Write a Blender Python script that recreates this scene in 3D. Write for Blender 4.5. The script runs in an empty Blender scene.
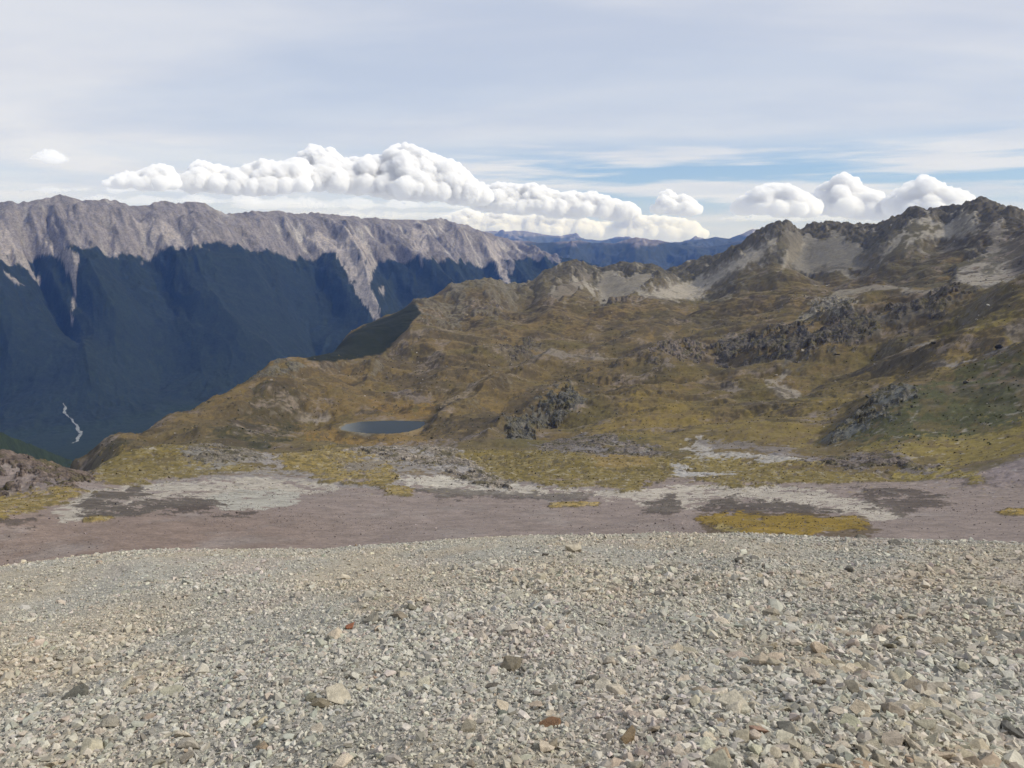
import bpy, bmesh, math, random
import numpy as np
from mathutils import Vector, Matrix

random.seed(7)
RNG = np.random.default_rng(11)
SC = bpy.context.scene
COL = SC.collection

# ---------------------------------------------------------------- camera
FPX = 773.0                                   # focal length in pixels of a 1024 px wide frame
PITCH = math.radians(11.13)
cam_data = bpy.data.cameras.new('camera')
cam_data.sensor_width = 36.0
cam_data.lens = 36.0 * FPX / 1024.0
cam_data.clip_start = 0.1
cam_data.clip_end = 120000.0
cam = bpy.data.objects.new('camera', cam_data)
COL.objects.link(cam)
cam.location = (0, 0, 0)
cam.rotation_euler = (math.pi / 2 - PITCH, 0, 0)
SC.camera = cam

# ---------------------------------------------------------------- light
SUN_EL, SUN_AZ = math.radians(40), math.radians(98)     # azimuth clockwise from +Y (view direction)
world = bpy.data.worlds.new('World')
SC.world = world
world.use_nodes = True
wn, wl = world.node_tree.nodes, world.node_tree.links
wn.clear()
SUN_STRENGTH, SUN_ANGLE = 3.3, 3.0
sun_data = bpy.data.lights.new('sun', 'SUN')
sun_data.energy = SUN_STRENGTH
sun_data.angle = math.radians(SUN_ANGLE)
sun_data.color = (1.0, 0.95, 0.87)
sun = bpy.data.objects.new('sun', sun_data)
COL.objects.link(sun)
sd = Vector((math.sin(SUN_AZ) * math.cos(SUN_EL), math.cos(SUN_AZ) * math.cos(SUN_EL), math.sin(SUN_EL)))
sun.rotation_euler = sd.to_track_quat('Z', 'Y').to_euler()
SC.view_settings.view_transform = 'Standard'
SC.view_settings.look = 'None'
SC.view_settings.exposure = 0.05
SC.view_settings.gamma = 1.0
SC.view_settings.use_curve_mapping = False
SC.render.engine = 'CYCLES'
SC.cycles.use_denoising = True
SC.cycles.max_bounces = 20
SC.cycles.diffuse_bounces = 3
SC.cycles.glossy_bounces = 2
SC.cycles.transmission_bounces = 2
SC.cycles.volume_bounces = 14
SC.cycles.transparent_max_bounces = 12


def nd(tree, kind, ins=None, **props):
    n = tree.nodes.new(kind)
    for k, v in props.items():
        setattr(n, k, v)
    for k, v in (ins or {}).items():
        s = n.inputs[k]
        if isinstance(v, bpy.types.NodeSocket):
            tree.links.new(v, s)
        else:
            s.default_value = v
    return n


def math_(tree, op, a, b=None, c=None, clamp=False):
    n = nd(tree, 'ShaderNodeMath', operation=op, use_clamp=clamp)
    for i, v in enumerate((a, b, c)):
        if v is None:
            continue
        if isinstance(v, bpy.types.NodeSocket):
            tree.links.new(v, n.inputs[i])
        else:
            n.inputs[i].default_value = v
    return n.outputs[0]


def ramp_(tree, v, lo, hi, a=0.0, b=1.0):
    n = nd(tree, 'ShaderNodeMapRange', interpolation_type='SMOOTHSTEP')
    tree.links.new(v, n.inputs['Value'])
    for k, x in (('From Min', lo), ('From Max', hi), ('To Min', a), ('To Max', b)):
        n.inputs[k].default_value = x
    return n.outputs['Result']


def mixc(tree, f, a, b, blend='MIX'):
    n = nd(tree, 'ShaderNodeMix', data_type='RGBA', blend_type=blend)
    for i, v in ((0, f), (6, a), (7, b)):
        if isinstance(v, bpy.types.NodeSocket):
            tree.links.new(v, n.inputs[i])
        elif isinstance(v, (tuple, list)):
            n.inputs[i].default_value = (*v[:3], 1.0)
        else:
            n.inputs[i].default_value = v
    return n.outputs[2]


# world: clear sky behind a thin high veil of cirrostratus
T = world.node_tree
sky = nd(T, 'ShaderNodeTexSky', sky_type='NISHITA', sun_disc=False)
sky.sun_elevation, sky.sun_rotation = SUN_EL, SUN_AZ
sky.altitude = 1600
tc = nd(T, 'ShaderNodeTexCoord').outputs['Generated']
sep = nd(T, 'ShaderNodeSeparateXYZ', {0: tc})
zz = math_(T, 'ADD', math_(T, 'MAXIMUM', sep.outputs[2], 0.0), 0.10)
px_ = math_(T, 'DIVIDE', sep.outputs[0], zz)
py_ = math_(T, 'DIVIDE', sep.outputs[1], zz)
cv = nd(T, 'ShaderNodeCombineXYZ', {0: px_, 1: py_, 2: 0.0}).outputs[0]
map1 = nd(T, 'ShaderNodeMapping', {'Vector': cv, 'Rotation': (0, 0, 0.35), 'Scale': (0.30, 0.55, 1), 'Location': (3.1, 1.7, 0)}).outputs[0]
n1 = nd(T, 'ShaderNodeTexNoise', {'Vector': map1, 'Scale': 1.0, 'Detail': 7.0, 'Roughness': 0.5, 'Distortion': 0.5}).outputs[0]
map2 = nd(T, 'ShaderNodeMapping', {'Vector': cv, 'Scale': (0.25, 0.25, 1), 'Location': (0.4, 5.2, 0)}).outputs[0]
n2 = nd(T, 'ShaderNodeTexNoise', {'Vector': map2, 'Scale': 1.0, 'Detail': 3.0, 'Roughness': 0.5}).outputs[0]
# band of breaks in the veil, low above the horizon
el = sep.outputs[2]
n3in = nd(T, 'ShaderNodeMapping', {'Vector': tc, 'Scale': (3.0, 3.0, 40.0), 'Location': (1.3, 0.2, 0.55)}).outputs[0]
n3 = nd(T, 'ShaderNodeTexNoise', {'Vector': n3in, 'Scale': 1.0, 'Detail': 5.0, 'Roughness': 0.55}).outputs[0]
low = math_(T, 'MULTIPLY', ramp_(T, el, -0.02, 0.055), ramp_(T, el, 0.075, 0.125, 1.0, 0.0))
gap = math_(T, 'MULTIPLY', low, ramp_(T, n3, 0.40, 0.56))
right_side = ramp_(T, sep.outputs[0], -0.25, 0.1, 0.25, 1.0)
gap = math_(T, 'MULTIPLY', gap, right_side)
veil = math_(T, 'ADD', math_(T, 'MULTIPLY', ramp_(T, n1, 0.30, 0.62), 0.30), 0.66)
veil = math_(T, 'ADD', veil, math_(T, 'MULTIPLY', ramp_(T, n2, 0.35, 0.65), 0.10))
veil = math_(T, 'MULTIPLY', veil, math_(T, 'SUBTRACT', 1.0, math_(T, 'MULTIPLY', gap, 0.92)), clamp=True)
map4 = nd(T, 'ShaderNodeMapping', {'Vector': cv, 'Rotation': (0, 0, -0.2), 'Scale': (0.9, 1.3, 1), 'Location': (7.7, 2.9, 0)}).outputs[0]
n4 = nd(T, 'ShaderNodeTexNoise', {'Vector': map4, 'Scale': 1.0, 'Detail': 6.0, 'Roughness': 0.55}).outputs[0]
bright = math_(T, 'ADD', math_(T, 'MULTIPLY', ramp_(T, n1, 0.36, 0.66, 0.0, 1.0), 0.7), math_(T, 'MULTIPLY', ramp_(T, n4, 0.38, 0.62, 0.0, 1.0), 0.55))
bright = math_(T, 'ADD', math_(T, 'MULTIPLY', bright, 0.55), math_(T, 'MULTIPLY', ramp_(T, el, 0.02, 0.30, 0.5, 0.0), 1.0), clamp=True)
veil_col = mixc(T, bright, (5.95, 6.35, 7.4), (7.7, 7.85, 8.25))
blue = mixc(T, 0.45, sky.outputs[0], (2.3, 4.6, 8.5))
skyc = mixc(T, veil, blue, veil_col)
bg = nd(T, 'ShaderNodeBackground', {'Color': skyc, 'Strength': 0.1})
wo = nd(T, 'ShaderNodeOutputWorld', {'Surface': bg.outputs[0]})

# ---------------------------------------------------------------- small helpers
_perm = np.arange(256)
np.random.default_rng(5).shuffle(_perm)
_perm = np.concatenate([_perm, _perm]).astype(np.int32)
_ga = (np.arange(256) / 256.0 * 2 * np.pi)
_gx, _gy = np.cos(_ga).astype(np.float32), np.sin(_ga).astype(np.float32)


def perlin(x, y, seed=0):
    x = np.asarray(x, np.float64) + seed * 17.13
    y = np.asarray(y, np.float64) + seed * 7.77
    xf, yf = np.floor(x), np.floor(y)
    xi, yi = xf.astype(np.int64) & 255, yf.astype(np.int64) & 255
    fx, fy = (x - xf).astype(np.float32), (y - yf).astype(np.float32)
    u = fx * fx * fx * (fx * (fx * 6 - 15) + 10)
    v = fy * fy * fy * (fy * (fy * 6 - 15) + 10)

    def g(ix, iy, dx, dy):
        h = _perm[_perm[ix & 255] + (iy & 255)]
        return _gx[h] * dx + _gy[h] * dy
    a = g(xi, yi, fx, fy)
    b = g(xi + 1, yi, fx - 1, fy)
    c = g(xi, yi + 1, fx, fy - 1)
    d = g(xi + 1, yi + 1, fx - 1, fy - 1)
    return 1.5 * ((a + u * (b - a)) + v * ((c + u * (d - c)) - (a + u * (b - a))))


def fbm(x, y, octaves=4, seed=0, gain=0.5, ridged=False):
    s, a, f, n = 0, 1.0, 1.0, 0
    for o in range(octaves):
        p = perlin(x * f, y * f, seed + o * 3)
        if ridged:
            p = 1 - 2 * np.abs(p)
        s = s + a * p
        n += a
        a *= gain
        f *= 2.03
    return s / n


def sstep(x, a, b):
    t = np.clip((x - a) / (b - a), 0, 1)
    return t * t * (3 - 2 * t)


def lerp(a, b, f):
    return a + (b - a) * f


def ray(px, py):
    """azimuth and tangent of elevation of the direction seen at a photo position"""
    u, v = (np.asarray(px, float) - 512) / FPX, (384 - np.asarray(py, float)) / FPX
    y = math.cos(PITCH) + v * math.sin(PITCH)
    z = -math.sin(PITCH) + v * math.cos(PITCH)
    return np.arctan2(u, y), z / np.hypot(u, y)


def tag(o, label=None, cat=None, group=None, kind=None):
    if label:
        o['label'] = label
    if cat:
        o['category'] = cat
    if group:
        o['group'] = group
    if kind:
        o['kind'] = kind
    return o


def mesh_obj(name, co, faces, mat, colors=None, smooth=False):
    """faces: (n,3) or (n,4) array"""
    co = np.ascontiguousarray(co, np.float32)
    faces = np.ascontiguousarray(faces, np.int32)
    k = faces.shape[1]
    me = bpy.data.meshes.new(name)
    me.vertices.add(len(co))
    me.vertices.foreach_set('co', co.ravel())
    me.loops.add(faces.size)
    me.loops.foreach_set('vertex_index', faces.ravel())
    me.polygons.add(len(faces))
    me.polygons.foreach_set('loop_start', np.arange(0, faces.size, k, dtype=np.int32))
    me.polygons.foreach_set('loop_total', np.full(len(faces), k, np.int32))
    me.polygons.foreach_set('use_smooth', np.full(len(faces), smooth, bool))
    if colors is not None:
        at = me.attributes.new('albedo', 'FLOAT_COLOR', 'POINT')
        c4 = np.ones((len(co), 4), np.float32)
        c4[:, :3] = colors
        at.data.foreach_set('color', c4.ravel())
    me.update(calc_edges=True)
    me.materials.append(mat)
    o = bpy.data.objects.new(name, me)
    COL.objects.link(o)
    return o


def grid_faces(nr, nc, keep=None):
    i = np.arange(nr * nc).reshape(nr, nc)
    f = np.stack([i[:-1, :-1], i[:-1, 1:], i[1:, 1:], i[1:, :-1]], -1).reshape(-1, 4)
    if keep is not None:
        k = keep.reshape(nr, nc)
        f = f[(k[:-1, :-1] | k[:-1, 1:] | k[1:, 1:] | k[1:, :-1]).reshape(-1)]
    return f


def compact(co, f, col):
    used = np.zeros(len(co), bool)
    used[f.ravel()] = True
    idx = np.cumsum(used) - 1
    return co[used], idx[f], (col[used] if col is not None else None)


# ---------------------------------------------------------------- materials
def ground_material(name, rough=0.95, scales=((0.25, 0.35), (1.6, 0.3)), bump=(0.6, 0.8, 0.5), attr='albedo'):
    m = bpy.data.materials.new(name)
    m.use_nodes = True
    t = m.node_tree
    b = t.nodes['Principled BSDF']
    a = nd(t, 'ShaderNodeAttribute', attribute_name=attr, attribute_type='GEOMETRY')
    co = nd(t, 'ShaderNodeTexCoord').outputs['Object']
    c = a.outputs['Color']
    for s, amp in scales:
        n = nd(t, 'ShaderNodeTexNoise', {'Vector': co, 'Scale': s, 'Detail': 5.0, 'Roughness': 0.65}).outputs[0]
        k = ramp_(t, n, 0.3, 0.7, 1 - amp, 1 + amp)
        g = nd(t, 'ShaderNodeCombineColor', {0: k, 1: k, 2: k}).outputs[0]
        c = mixc(t, 1.0, c, g, 'MULTIPLY')
    t.links.new(c, b.inputs['Base Color'])
    b.inputs['Roughness'].default_value = rough
    b.inputs['Specular IOR Level'].default_value = 0.15
    if bump:
        s, st, dist = bump
        n = nd(t, 'ShaderNodeTexNoise', {'Vector': co, 'Scale': s, 'Detail': 6.0, 'Roughness': 0.7}).outputs[0]
        bp = nd(t, 'ShaderNodeBump', {'Height': n, 'Strength': st, 'Distance': dist})
        t.links.new(bp.outputs[0], b.inputs['Normal'])
    return m


M_HILL = ground_material('alpine ground', scales=((0.15, 0.16), (0.8, 0.16), (3.0, 0.2)), bump=(0.9, 0.5, 0.3))
M_CRAG = ground_material('crag rock', scales=((0.12, 0.35), (0.7, 0.4)), bump=(0.3, 1.0, 2.5))
M_FAR = ground_material('far mountain', scales=((0.02, 0.16), (0.08, 0.22)), bump=(0.06, 0.7, 9.0))
M_SCREE = ground_material('fine scree', scales=((1.5, 0.12), (14.0, 0.25), (45.0, 0.3)), bump=(22.0, 0.9, 0.05))
M_STONE = ground_material('loose stone', scales=((9.0, 0.16), (60.0, 0.14)), bump=(45.0, 0.35, 0.01))
M_PLANT = ground_material('plant', scales=((1.5, 0.3),), bump=None)

# stones that stand alone take their colour from the object
M_ROCK = bpy.data.materials.new('single stone')
M_ROCK.use_nodes = True
t = M_ROCK.node_tree
b = t.nodes['Principled BSDF']
oc = nd(t, 'ShaderNodeObjectInfo').outputs['Color']
co = nd(t, 'ShaderNodeTexCoord').outputs['Object']
n = nd(t, 'ShaderNodeTexNoise', {'Vector': co, 'Scale': 2.2, 'Detail': 7.0, 'Roughness': 0.7}).outputs[0]
k = ramp_(t, n, 0.3, 0.7, 0.72, 1.25)
c = mixc(t, 1.0, oc, nd(t, 'ShaderNodeCombineColor', {0: k, 1: k, 2: k}).outputs[0], 'MULTIPLY')
n = nd(t, 'ShaderNodeTexVoronoi', {'Vector': co, 'Scale': 3.0, 'Randomness': 1.0}).outputs['Distance']
lich = math_(t, 'MULTIPLY', ramp_(t, n, 0.10, 0.22, 1.0, 0.0), 0.35)
c = mixc(t, lich, c, (0.33, 0.33, 0.27))
t.links.new(c, b.inputs['Base Color'])
b.inputs['Roughness'].default_value = 0.92
b.inputs['Specular IOR Level'].default_value = 0.2
n = nd(t, 'ShaderNodeTexNoise', {'Vector': co, 'Scale': 6.0, 'Detail': 8.0, 'Roughness': 0.7}).outputs[0]
t.links.new(nd(t, 'ShaderNodeBump', {'Height': n, 'Strength': 0.5, 'Distance': 0.12}).outputs[0], b.inputs['Normal'])

M_WATER = bpy.data.materials.new('tarn water')
M_WATER.use_nodes = True
t = M_WATER.node_tree
b = t.nodes['Principled BSDF']
a = nd(t, 'ShaderNodeAttribute', attribute_name='albedo', attribute_type='GEOMETRY')
t.links.new(a.outputs['Color'], b.inputs['Base Color'])
b.inputs['Roughness'].default_value = 0.1
b.inputs['Specular IOR Level'].default_value = 0.03
co = nd(t, 'ShaderNodeTexCoord').outputs['Object']
n = nd(t, 'ShaderNodeTexNoise', {'Vector': co, 'Scale': 0.8, 'Detail': 4.0}).outputs[0]
t.links.new(nd(t, 'ShaderNodeBump', {'Height': n, 'Strength': 0.25, 'Distance': 0.15}).outputs[0], b.inputs['Normal'])

M_CLOUD = bpy.data.materials.new('cumulus')
M_CLOUD.use_nodes = True
t = M_CLOUD.node_tree
t.nodes.remove(t.nodes['Principled BSDF'])
out = t.nodes['Material Output']
at = nd(t, 'ShaderNodeAttribute', attribute_name='density', attribute_type='OBJECT')
vs = nd(t, 'ShaderNodeVolumeScatter', {'Color': (1, 1, 1, 1), 'Density': at.outputs['Fac'], 'Anisotropy': 0.0})
t.links.new(vs.outputs[0], out.inputs['Volume'])

# ================================================================ THE PLACE
# ---------------------------------------------------------------- foreground scree slope
CREST = np.array([(-300, 585), (-100, 572), (0, 565), (75, 556), (150, 549.5), (250, 548.5), (325, 548), (400, 542.5), (460, 538), (512, 535.5),
                  (600, 534.5), (707, 533), (737, 531.5), (812, 536), (862, 537.5), (940, 540), (1024, 543), (1150, 549), (1350, 560)], float)
_ca, _ct = ray(CREST[:, 0], CREST[:, 1])
EYE = 1.65
_D = np.linspace(3, 60, 4000)
_M = np.max(-EYE / _D - 0.011 * np.maximum(0, _D - 20) ** 2 / _D)


def crest_t(az):
    return np.interp(az, _ca, _ct)


def h_near(az, D, fine=True):
    X, Y = D * np.sin(az), D * np.cos(az)
    k = _M - crest_t(az)
    k = lerp(0.345, k, sstep(D, 3, 20))
    z = -EYE - k * D - 0.011 * np.maximum(0, D - 20) ** 2
    if fine:
        w = 1 - 0.8 * sstep(D, 14, 24)
        z = z + w * (0.16 * perlin(X / 3.1, Y / 3.1, 1) + 0.07 * perlin(X / 1.1, Y / 1.1, 2)) - 0.05
        z = z + 0.03 * perlin(X / 0.45, Y / 0.45, 3) + 0.012 * perlin(X / 0.16, Y / 0.16, 4)
    return z


def scree_tint(X, Y):
    """base colour of the loose stones: drifts of tan, grey-green and pinkish stone"""
    a = fbm(X / 4.5, Y / 7.0, 3, 20)
    b_ = fbm(X / 2.2 + 9, Y / 4.0, 3, 24)
    tan, grey, pink = np.array([.415, .366, .282]), np.array([.385, .364, .308]), np.array([.41, .352, .297])
    f = sstep(a, -0.25, 0.3)[..., None]
    c = lerp(grey, tan, f)
    c = lerp(c, pink, (0.6 * sstep(b_, 0.15, 0.5))[..., None])
    och = np.array([.39, .32, .225])
    c = lerp(c, och, (0.5 * sstep(fbm(X / 1.6 + 31, Y / 2.6 - 7, 2, 28), 0.2, 0.55))[..., None])
    return c


az = np.linspace(-0.85, 0.85, 760)
D = np.exp(np.linspace(math.log(1.2), math.log(52), 620))
AZ, DD = np.meshgrid(az, D)
X, Y = DD * np.sin(AZ), DD * np.cos(AZ)
Z = h_near(AZ, DD)
co = np.stack([X, Y, Z], -1).reshape(-1, 3)
colr = scree_tint(X, Y).reshape(-1, 3) * 0.92 * (1 + 0.25 * perlin(X / 0.09, Y / 0.09, 8).reshape(-1, 1))
scree = mesh_obj('scree_slope', co, grid_faces(*X.shape), M_SCREE, colr, True)
tag(scree, 'pale tan grey scree slope that fills the foreground', 'scree slope', kind='structure')

# ---------------------------------------------------------------- alpine basin behind the crest: surface through surveyed points
PTS = []                                        # azimuth, log distance, z / distance


def cp(px, py, d):
    a_, t_ = ray(px, py)
    PTS.append((float(a_), math.log(d), float(t_)))


def cz(px, d, z, row=400):
    a_, _ = ray(px, row)
    PTS.append((float(a_), math.log(d), z / d))


def beh(px, py, d, drops):
    a_, t_ = ray(px, py)
    for dd, dz in drops:
        PTS.append((float(a_), math.log(d + dd), max(d * float(t_) - dz, -930.0) / (d + dd)))


for px in (-220, 0, 150, 300, 450, 600, 750, 900, 1024, 1240):
    a_, _ = ray(px, 540)
    tcx = float(crest_t(a_))
    cz(px, 42, 42 * tcx - 4.2, 540)
    cz(px, 75, 75 * tcx - 5.5, 540)
    cz(px, 110, 110 * tcx - 4.0, 540)
    row = float(np.interp(px, CREST[:, 0], CREST[:, 1]))
    cp(px, row - 3, 142)
    cp(px, 524, 170)
    cp(px, 505, 215)
    cp(px, 489, 270)
for px in (150, 300, 450, 600, 750, 900):
    cp(px, 470, 350)
LEFT = [(80, 55), (300, 260), (800, 640), (1600, 900)]
cp(-220, 436, 310); cp(0, 451, 310); cp(30, 458, 310); cp(55, 466, 310); cp(85, 476, 330)
for a_ in ((-220, 436, 310), (0, 451, 310), (25, 457, 310)):
    beh(*a_, LEFT)
beh(50, 465, 310, [(80, 40), (380, 170), (900, 520), (1600, 800)])
cp(100, 469, 400)
cp(82, 459, 690)
cp(68, 468, 690)
for a_ in ((150, 453, 480), (225, 447, 500), (270, 455, 450), (330, 446, 520), (380, 444, 545), (430, 444, 540), (480, 455, 470), (125, 462, 450),
           (150, 441, 650), (250, 444, 620), (285, 449, 560), (200, 440, 640), (120, 451, 610), (320, 444, 600),
           (106, 439, 690), (95, 450, 690), (130, 430, 720), (170, 413, 790), (215, 397, 880), (240, 384, 950), (252, 373, 1020), (268, 364, 1080), (290, 359, 1150), (320, 354, 1250),
           (345, 338, 1600), (380, 322, 1720),
           (200, 420, 740), (250, 400, 860), (300, 380, 1000), (300, 405, 880), (300, 425, 780), (350, 365, 1200),
           (385, 405, 870), (420, 380, 1080), (420, 350, 1300), (385, 348, 1400), (450, 400, 850), (470, 430, 650), (500, 440, 560),
           (412, 306, 1850), (430, 297, 1900), (452, 287, 1950), (490, 284, 2050), (520, 286, 2100), (545, 275, 2200), (565, 266, 2250), (580, 264, 2300), (600, 266, 2300),
           (625, 263, 2300), (640, 268, 2300), (655, 270, 2350), (700, 262, 2350), (725, 254, 2300), (740, 246, 2250), (755, 236, 2200), (765, 230, 2150), (775, 226, 2130),
           (785, 224, 2120), (797, 227, 2150), (810, 226, 2300), (830, 227, 2400), (850, 229, 2400), (870, 231, 2350), (890, 228, 2250), (897, 220, 2200), (905, 212, 2150),
           (925, 207, 2150), (945, 208, 2150), (960, 204, 2100), (972, 200, 2080), (982, 201, 2050), (992, 207, 2050), (1003, 211, 2050), (1012, 208, 2000), (1024, 211, 1950),
           (1100, 200, 1900), (1240, 190, 1850),
           (450, 312, 1750), (480, 340, 1400), (520, 305, 1850), (520, 330, 1500), (550, 365, 1150), (600, 380, 1000), (560, 398, 880), (545, 425, 730), (530, 434, 650), (600, 428, 640),
           (600, 340, 1400), (600, 310, 1750), (600, 290, 2000), (650, 355, 1180), (700, 360, 1120), (700, 330, 1450), (700, 300, 1850), (700, 285, 2050), (700, 395, 850), (700, 420, 650), (700, 441, 520),
           (640, 440, 530), (600, 455, 430), (550, 470, 350),
           (760, 262, 1950), (800, 255, 2050), (800, 280, 1800), (860, 270, 1850), (800, 310, 1500), (750, 330, 1350), (800, 370, 950), (800, 400, 700), (800, 430, 540), (800, 455, 410),
           (900, 250, 1850), (950, 230, 1950), (1000, 250, 1700), (1024, 270, 1500), (950, 278, 1500), (900, 293, 1400), (860, 298, 1420), (830, 312, 1300),
           (950, 291, 1180), (900, 305, 1180), (850, 318, 1180), (780, 335, 1200), (950, 310, 1100), (900, 331, 1060), (850, 350, 1030), (770, 358, 1040),
           (1024, 282, 1050), (1024, 310, 880), (1024, 340, 700), (960, 335, 860), (960, 362, 690), (900, 362, 850), (900, 382, 700),
           (1024, 352, 590), (960, 372, 580), (890, 392, 555), (850, 425, 520), (832, 442, 490),
           (900, 420, 480), (960, 420, 470), (1024, 400, 480), (900, 446, 410), (1000, 440, 395), (900, 460, 360), (1024, 462, 320),
           (1240, 250, 1050), (1240, 310, 590), (1240, 370, 480), (1240, 410, 395), (1240, 440, 320)):
    cp(*a_)
for a_ in ((106, 439, 690), (170, 413, 790), (240, 384, 950), (290, 359, 1150), (345, 338, 1600), (380, 322, 1720), (412, 306, 1850), (452, 287, 1950), (520, 286, 2100)):
    beh(*a_, [(150, 75), (500, 330), (1100, 640)])
for a_ in ((580, 264, 2300), (640, 268, 2300), (700, 262, 2350), (740, 246, 2250), (785, 224, 2120), (830, 227, 2400), (870, 231, 2350), (905, 212, 2150), (945, 208, 2150), (978, 200, 2060), (1024, 211, 1950), (1240, 190, 1850)):
    beh(*a_, [(180, 70), (600, 280), (1300, 520)])
TARN_Z = -190.0
for px in (335, 360, 385, 410, 430):
    for row in (418, 425, 432):
        a_, t_ = ray(px, row)
        PTS.append((float(a_), math.log(TARN_Z / float(t_)), float(t_)))

_P = np.array(PTS)
_S = np.array([1.0, 0.27])
_C = _P[:, :2] * _S


def _ker(r2):
    return 0.5 * r2 * np.log(r2 + 1e-12)


def _solve():
    n = len(_C)
    r2 = ((_C[:, None] - _C[None]) ** 2).sum(-1)
    A = np.zeros((n + 3, n + 3))
    A[:n, :n] = _ker(r2) + 2e-5 * np.eye(n)
    A[:n, n] = 1
    A[:n, n + 1:] = _C
    A[n, :n] = 1
    A[n + 1:, :n] = _C.T
    return np.linalg.solve(A, np.concatenate([_P[:, 2], [0, 0, 0]]))


_W = _solve()


def t_base(az, lnD):
    q = np.stack([np.ravel(az), np.ravel(lnD)], -1) * _S
    out = np.empty(len(q))
    for i in range(0, len(q), 40000):
        s = q[i:i + 40000]
        r2 = (s[:, :1] - _C[None, :, 0]) ** 2 + (s[:, 1:] - _C[None, :, 1]) ** 2
        out[i:i + 40000] = _ker(r2) @ _W[:len(_C)] + _W[len(_C)] + s @ _W[len(_C) + 1:]
    return out.reshape(np.shape(az))


# coarse table of the base surface for fast lookups and for walking lines of sight
_ta = np.linspace(-0.75, 0.75, 700)
_tl = np.linspace(math.log(36), math.log(3700), 760)
_TB = t_base(*np.meshgrid(_ta, _tl))


def t_look(az, lnD):
    fa = np.clip((az - _ta[0]) / (_ta[1] - _ta[0]), 0, len(_ta) - 1.001)
    fl = np.clip((lnD - _tl[0]) / (_tl[1] - _tl[0]), 0, len(_tl) - 1.001)
    i, j = fl.astype(int), fa.astype(int)
    u, v = fl - i, fa - j
    return (_TB[i, j] * (1 - u) * (1 - v) + _TB[i + 1, j] * u * (1 - v) + _TB[i, j + 1] * (1 - u) * v + _TB[i + 1, j + 1] * u * v)


def on_ground(px, py):
    """distance at which the line of sight through a photo position meets the basin"""
    a_, t_ = ray(px, py)
    l = np.linspace(math.log(125), math.log(2600), 1500)
    tb = t_look(np.full_like(l, a_), l)
    hit = np.nonzero(tb >= t_)[0]
    return float(a_), float(l[hit[0]] if len(hit) else l[np.argmax(tb)])


KL = 0.27 * FPX                                   # map chart: azimuth by log distance


def chart_poly(pts):
    return np.array([(a_ * FPX, l * KL) for a_, l in (on_ground(*p) for p in pts)])


def poly_sd(U, V, poly):
    """signed distance to a polygon, positive inside"""
    best = np.full(U.shape, 1e9)
    ins = np.zeros(U.shape, bool)
    n = len(poly)
    for i in range(n):
        (x0, y0), (x1, y1) = poly[i], poly[(i + 1) % n]
        ex, ey = x1 - x0, y1 - y0
        L = ex * ex + ey * ey + 1e-9
        tt = np.clip(((U - x0) * ex + (V - y0) * ey) / L, 0, 1)
        best = np.minimum(best, (U - x0 - tt * ex) ** 2 + (V - y0 - tt * ey) ** 2)
        c_ = ((y0 > V) != (y1 > V)) & (U < (x1 - x0) * (V - y0) / (y1 - y0 + 1e-12) + x0)
        ins ^= c_
    d = np.sqrt(best)
    return np.where(ins, d, -d)


class Chart:
    def __init__(self, AZ, LD):
        self.U, self.V = AZ * FPX, LD * KL
        self.n1 = fbm(self.U / 14, self.V / 7, 4, 50, 0.6)
        self.n2 = fbm(self.U / 5, self.V / 2.5, 3, 60, 0.6)
        self.n0 = perlin(self.U / 38, self.V / 17, 55)

    def mask(self, pts, jag=3.0, soft=0.8, charted=False, cap=5.0, grow=0.0):
        p = pts if charted else chart_poly(pts)
        lo, hi = p.min(0) - 14, p.max(0) + 14
        sel = (self.U > lo[0]) & (self.U < hi[0]) & (self.V > lo[1]) & (self.V < hi[1])
        m = np.zeros(self.U.shape)
        if sel.any():
            sd_ = np.minimum(poly_sd(self.U[sel], self.V[sel], p), cap) + grow + jag * (3.0 * self.n0[sel] + 7.0 * self.n1[sel] + 2.6 * self.n2[sel])
            m[sel] = sstep(sd_, -soft, soft)
        return m


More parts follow.
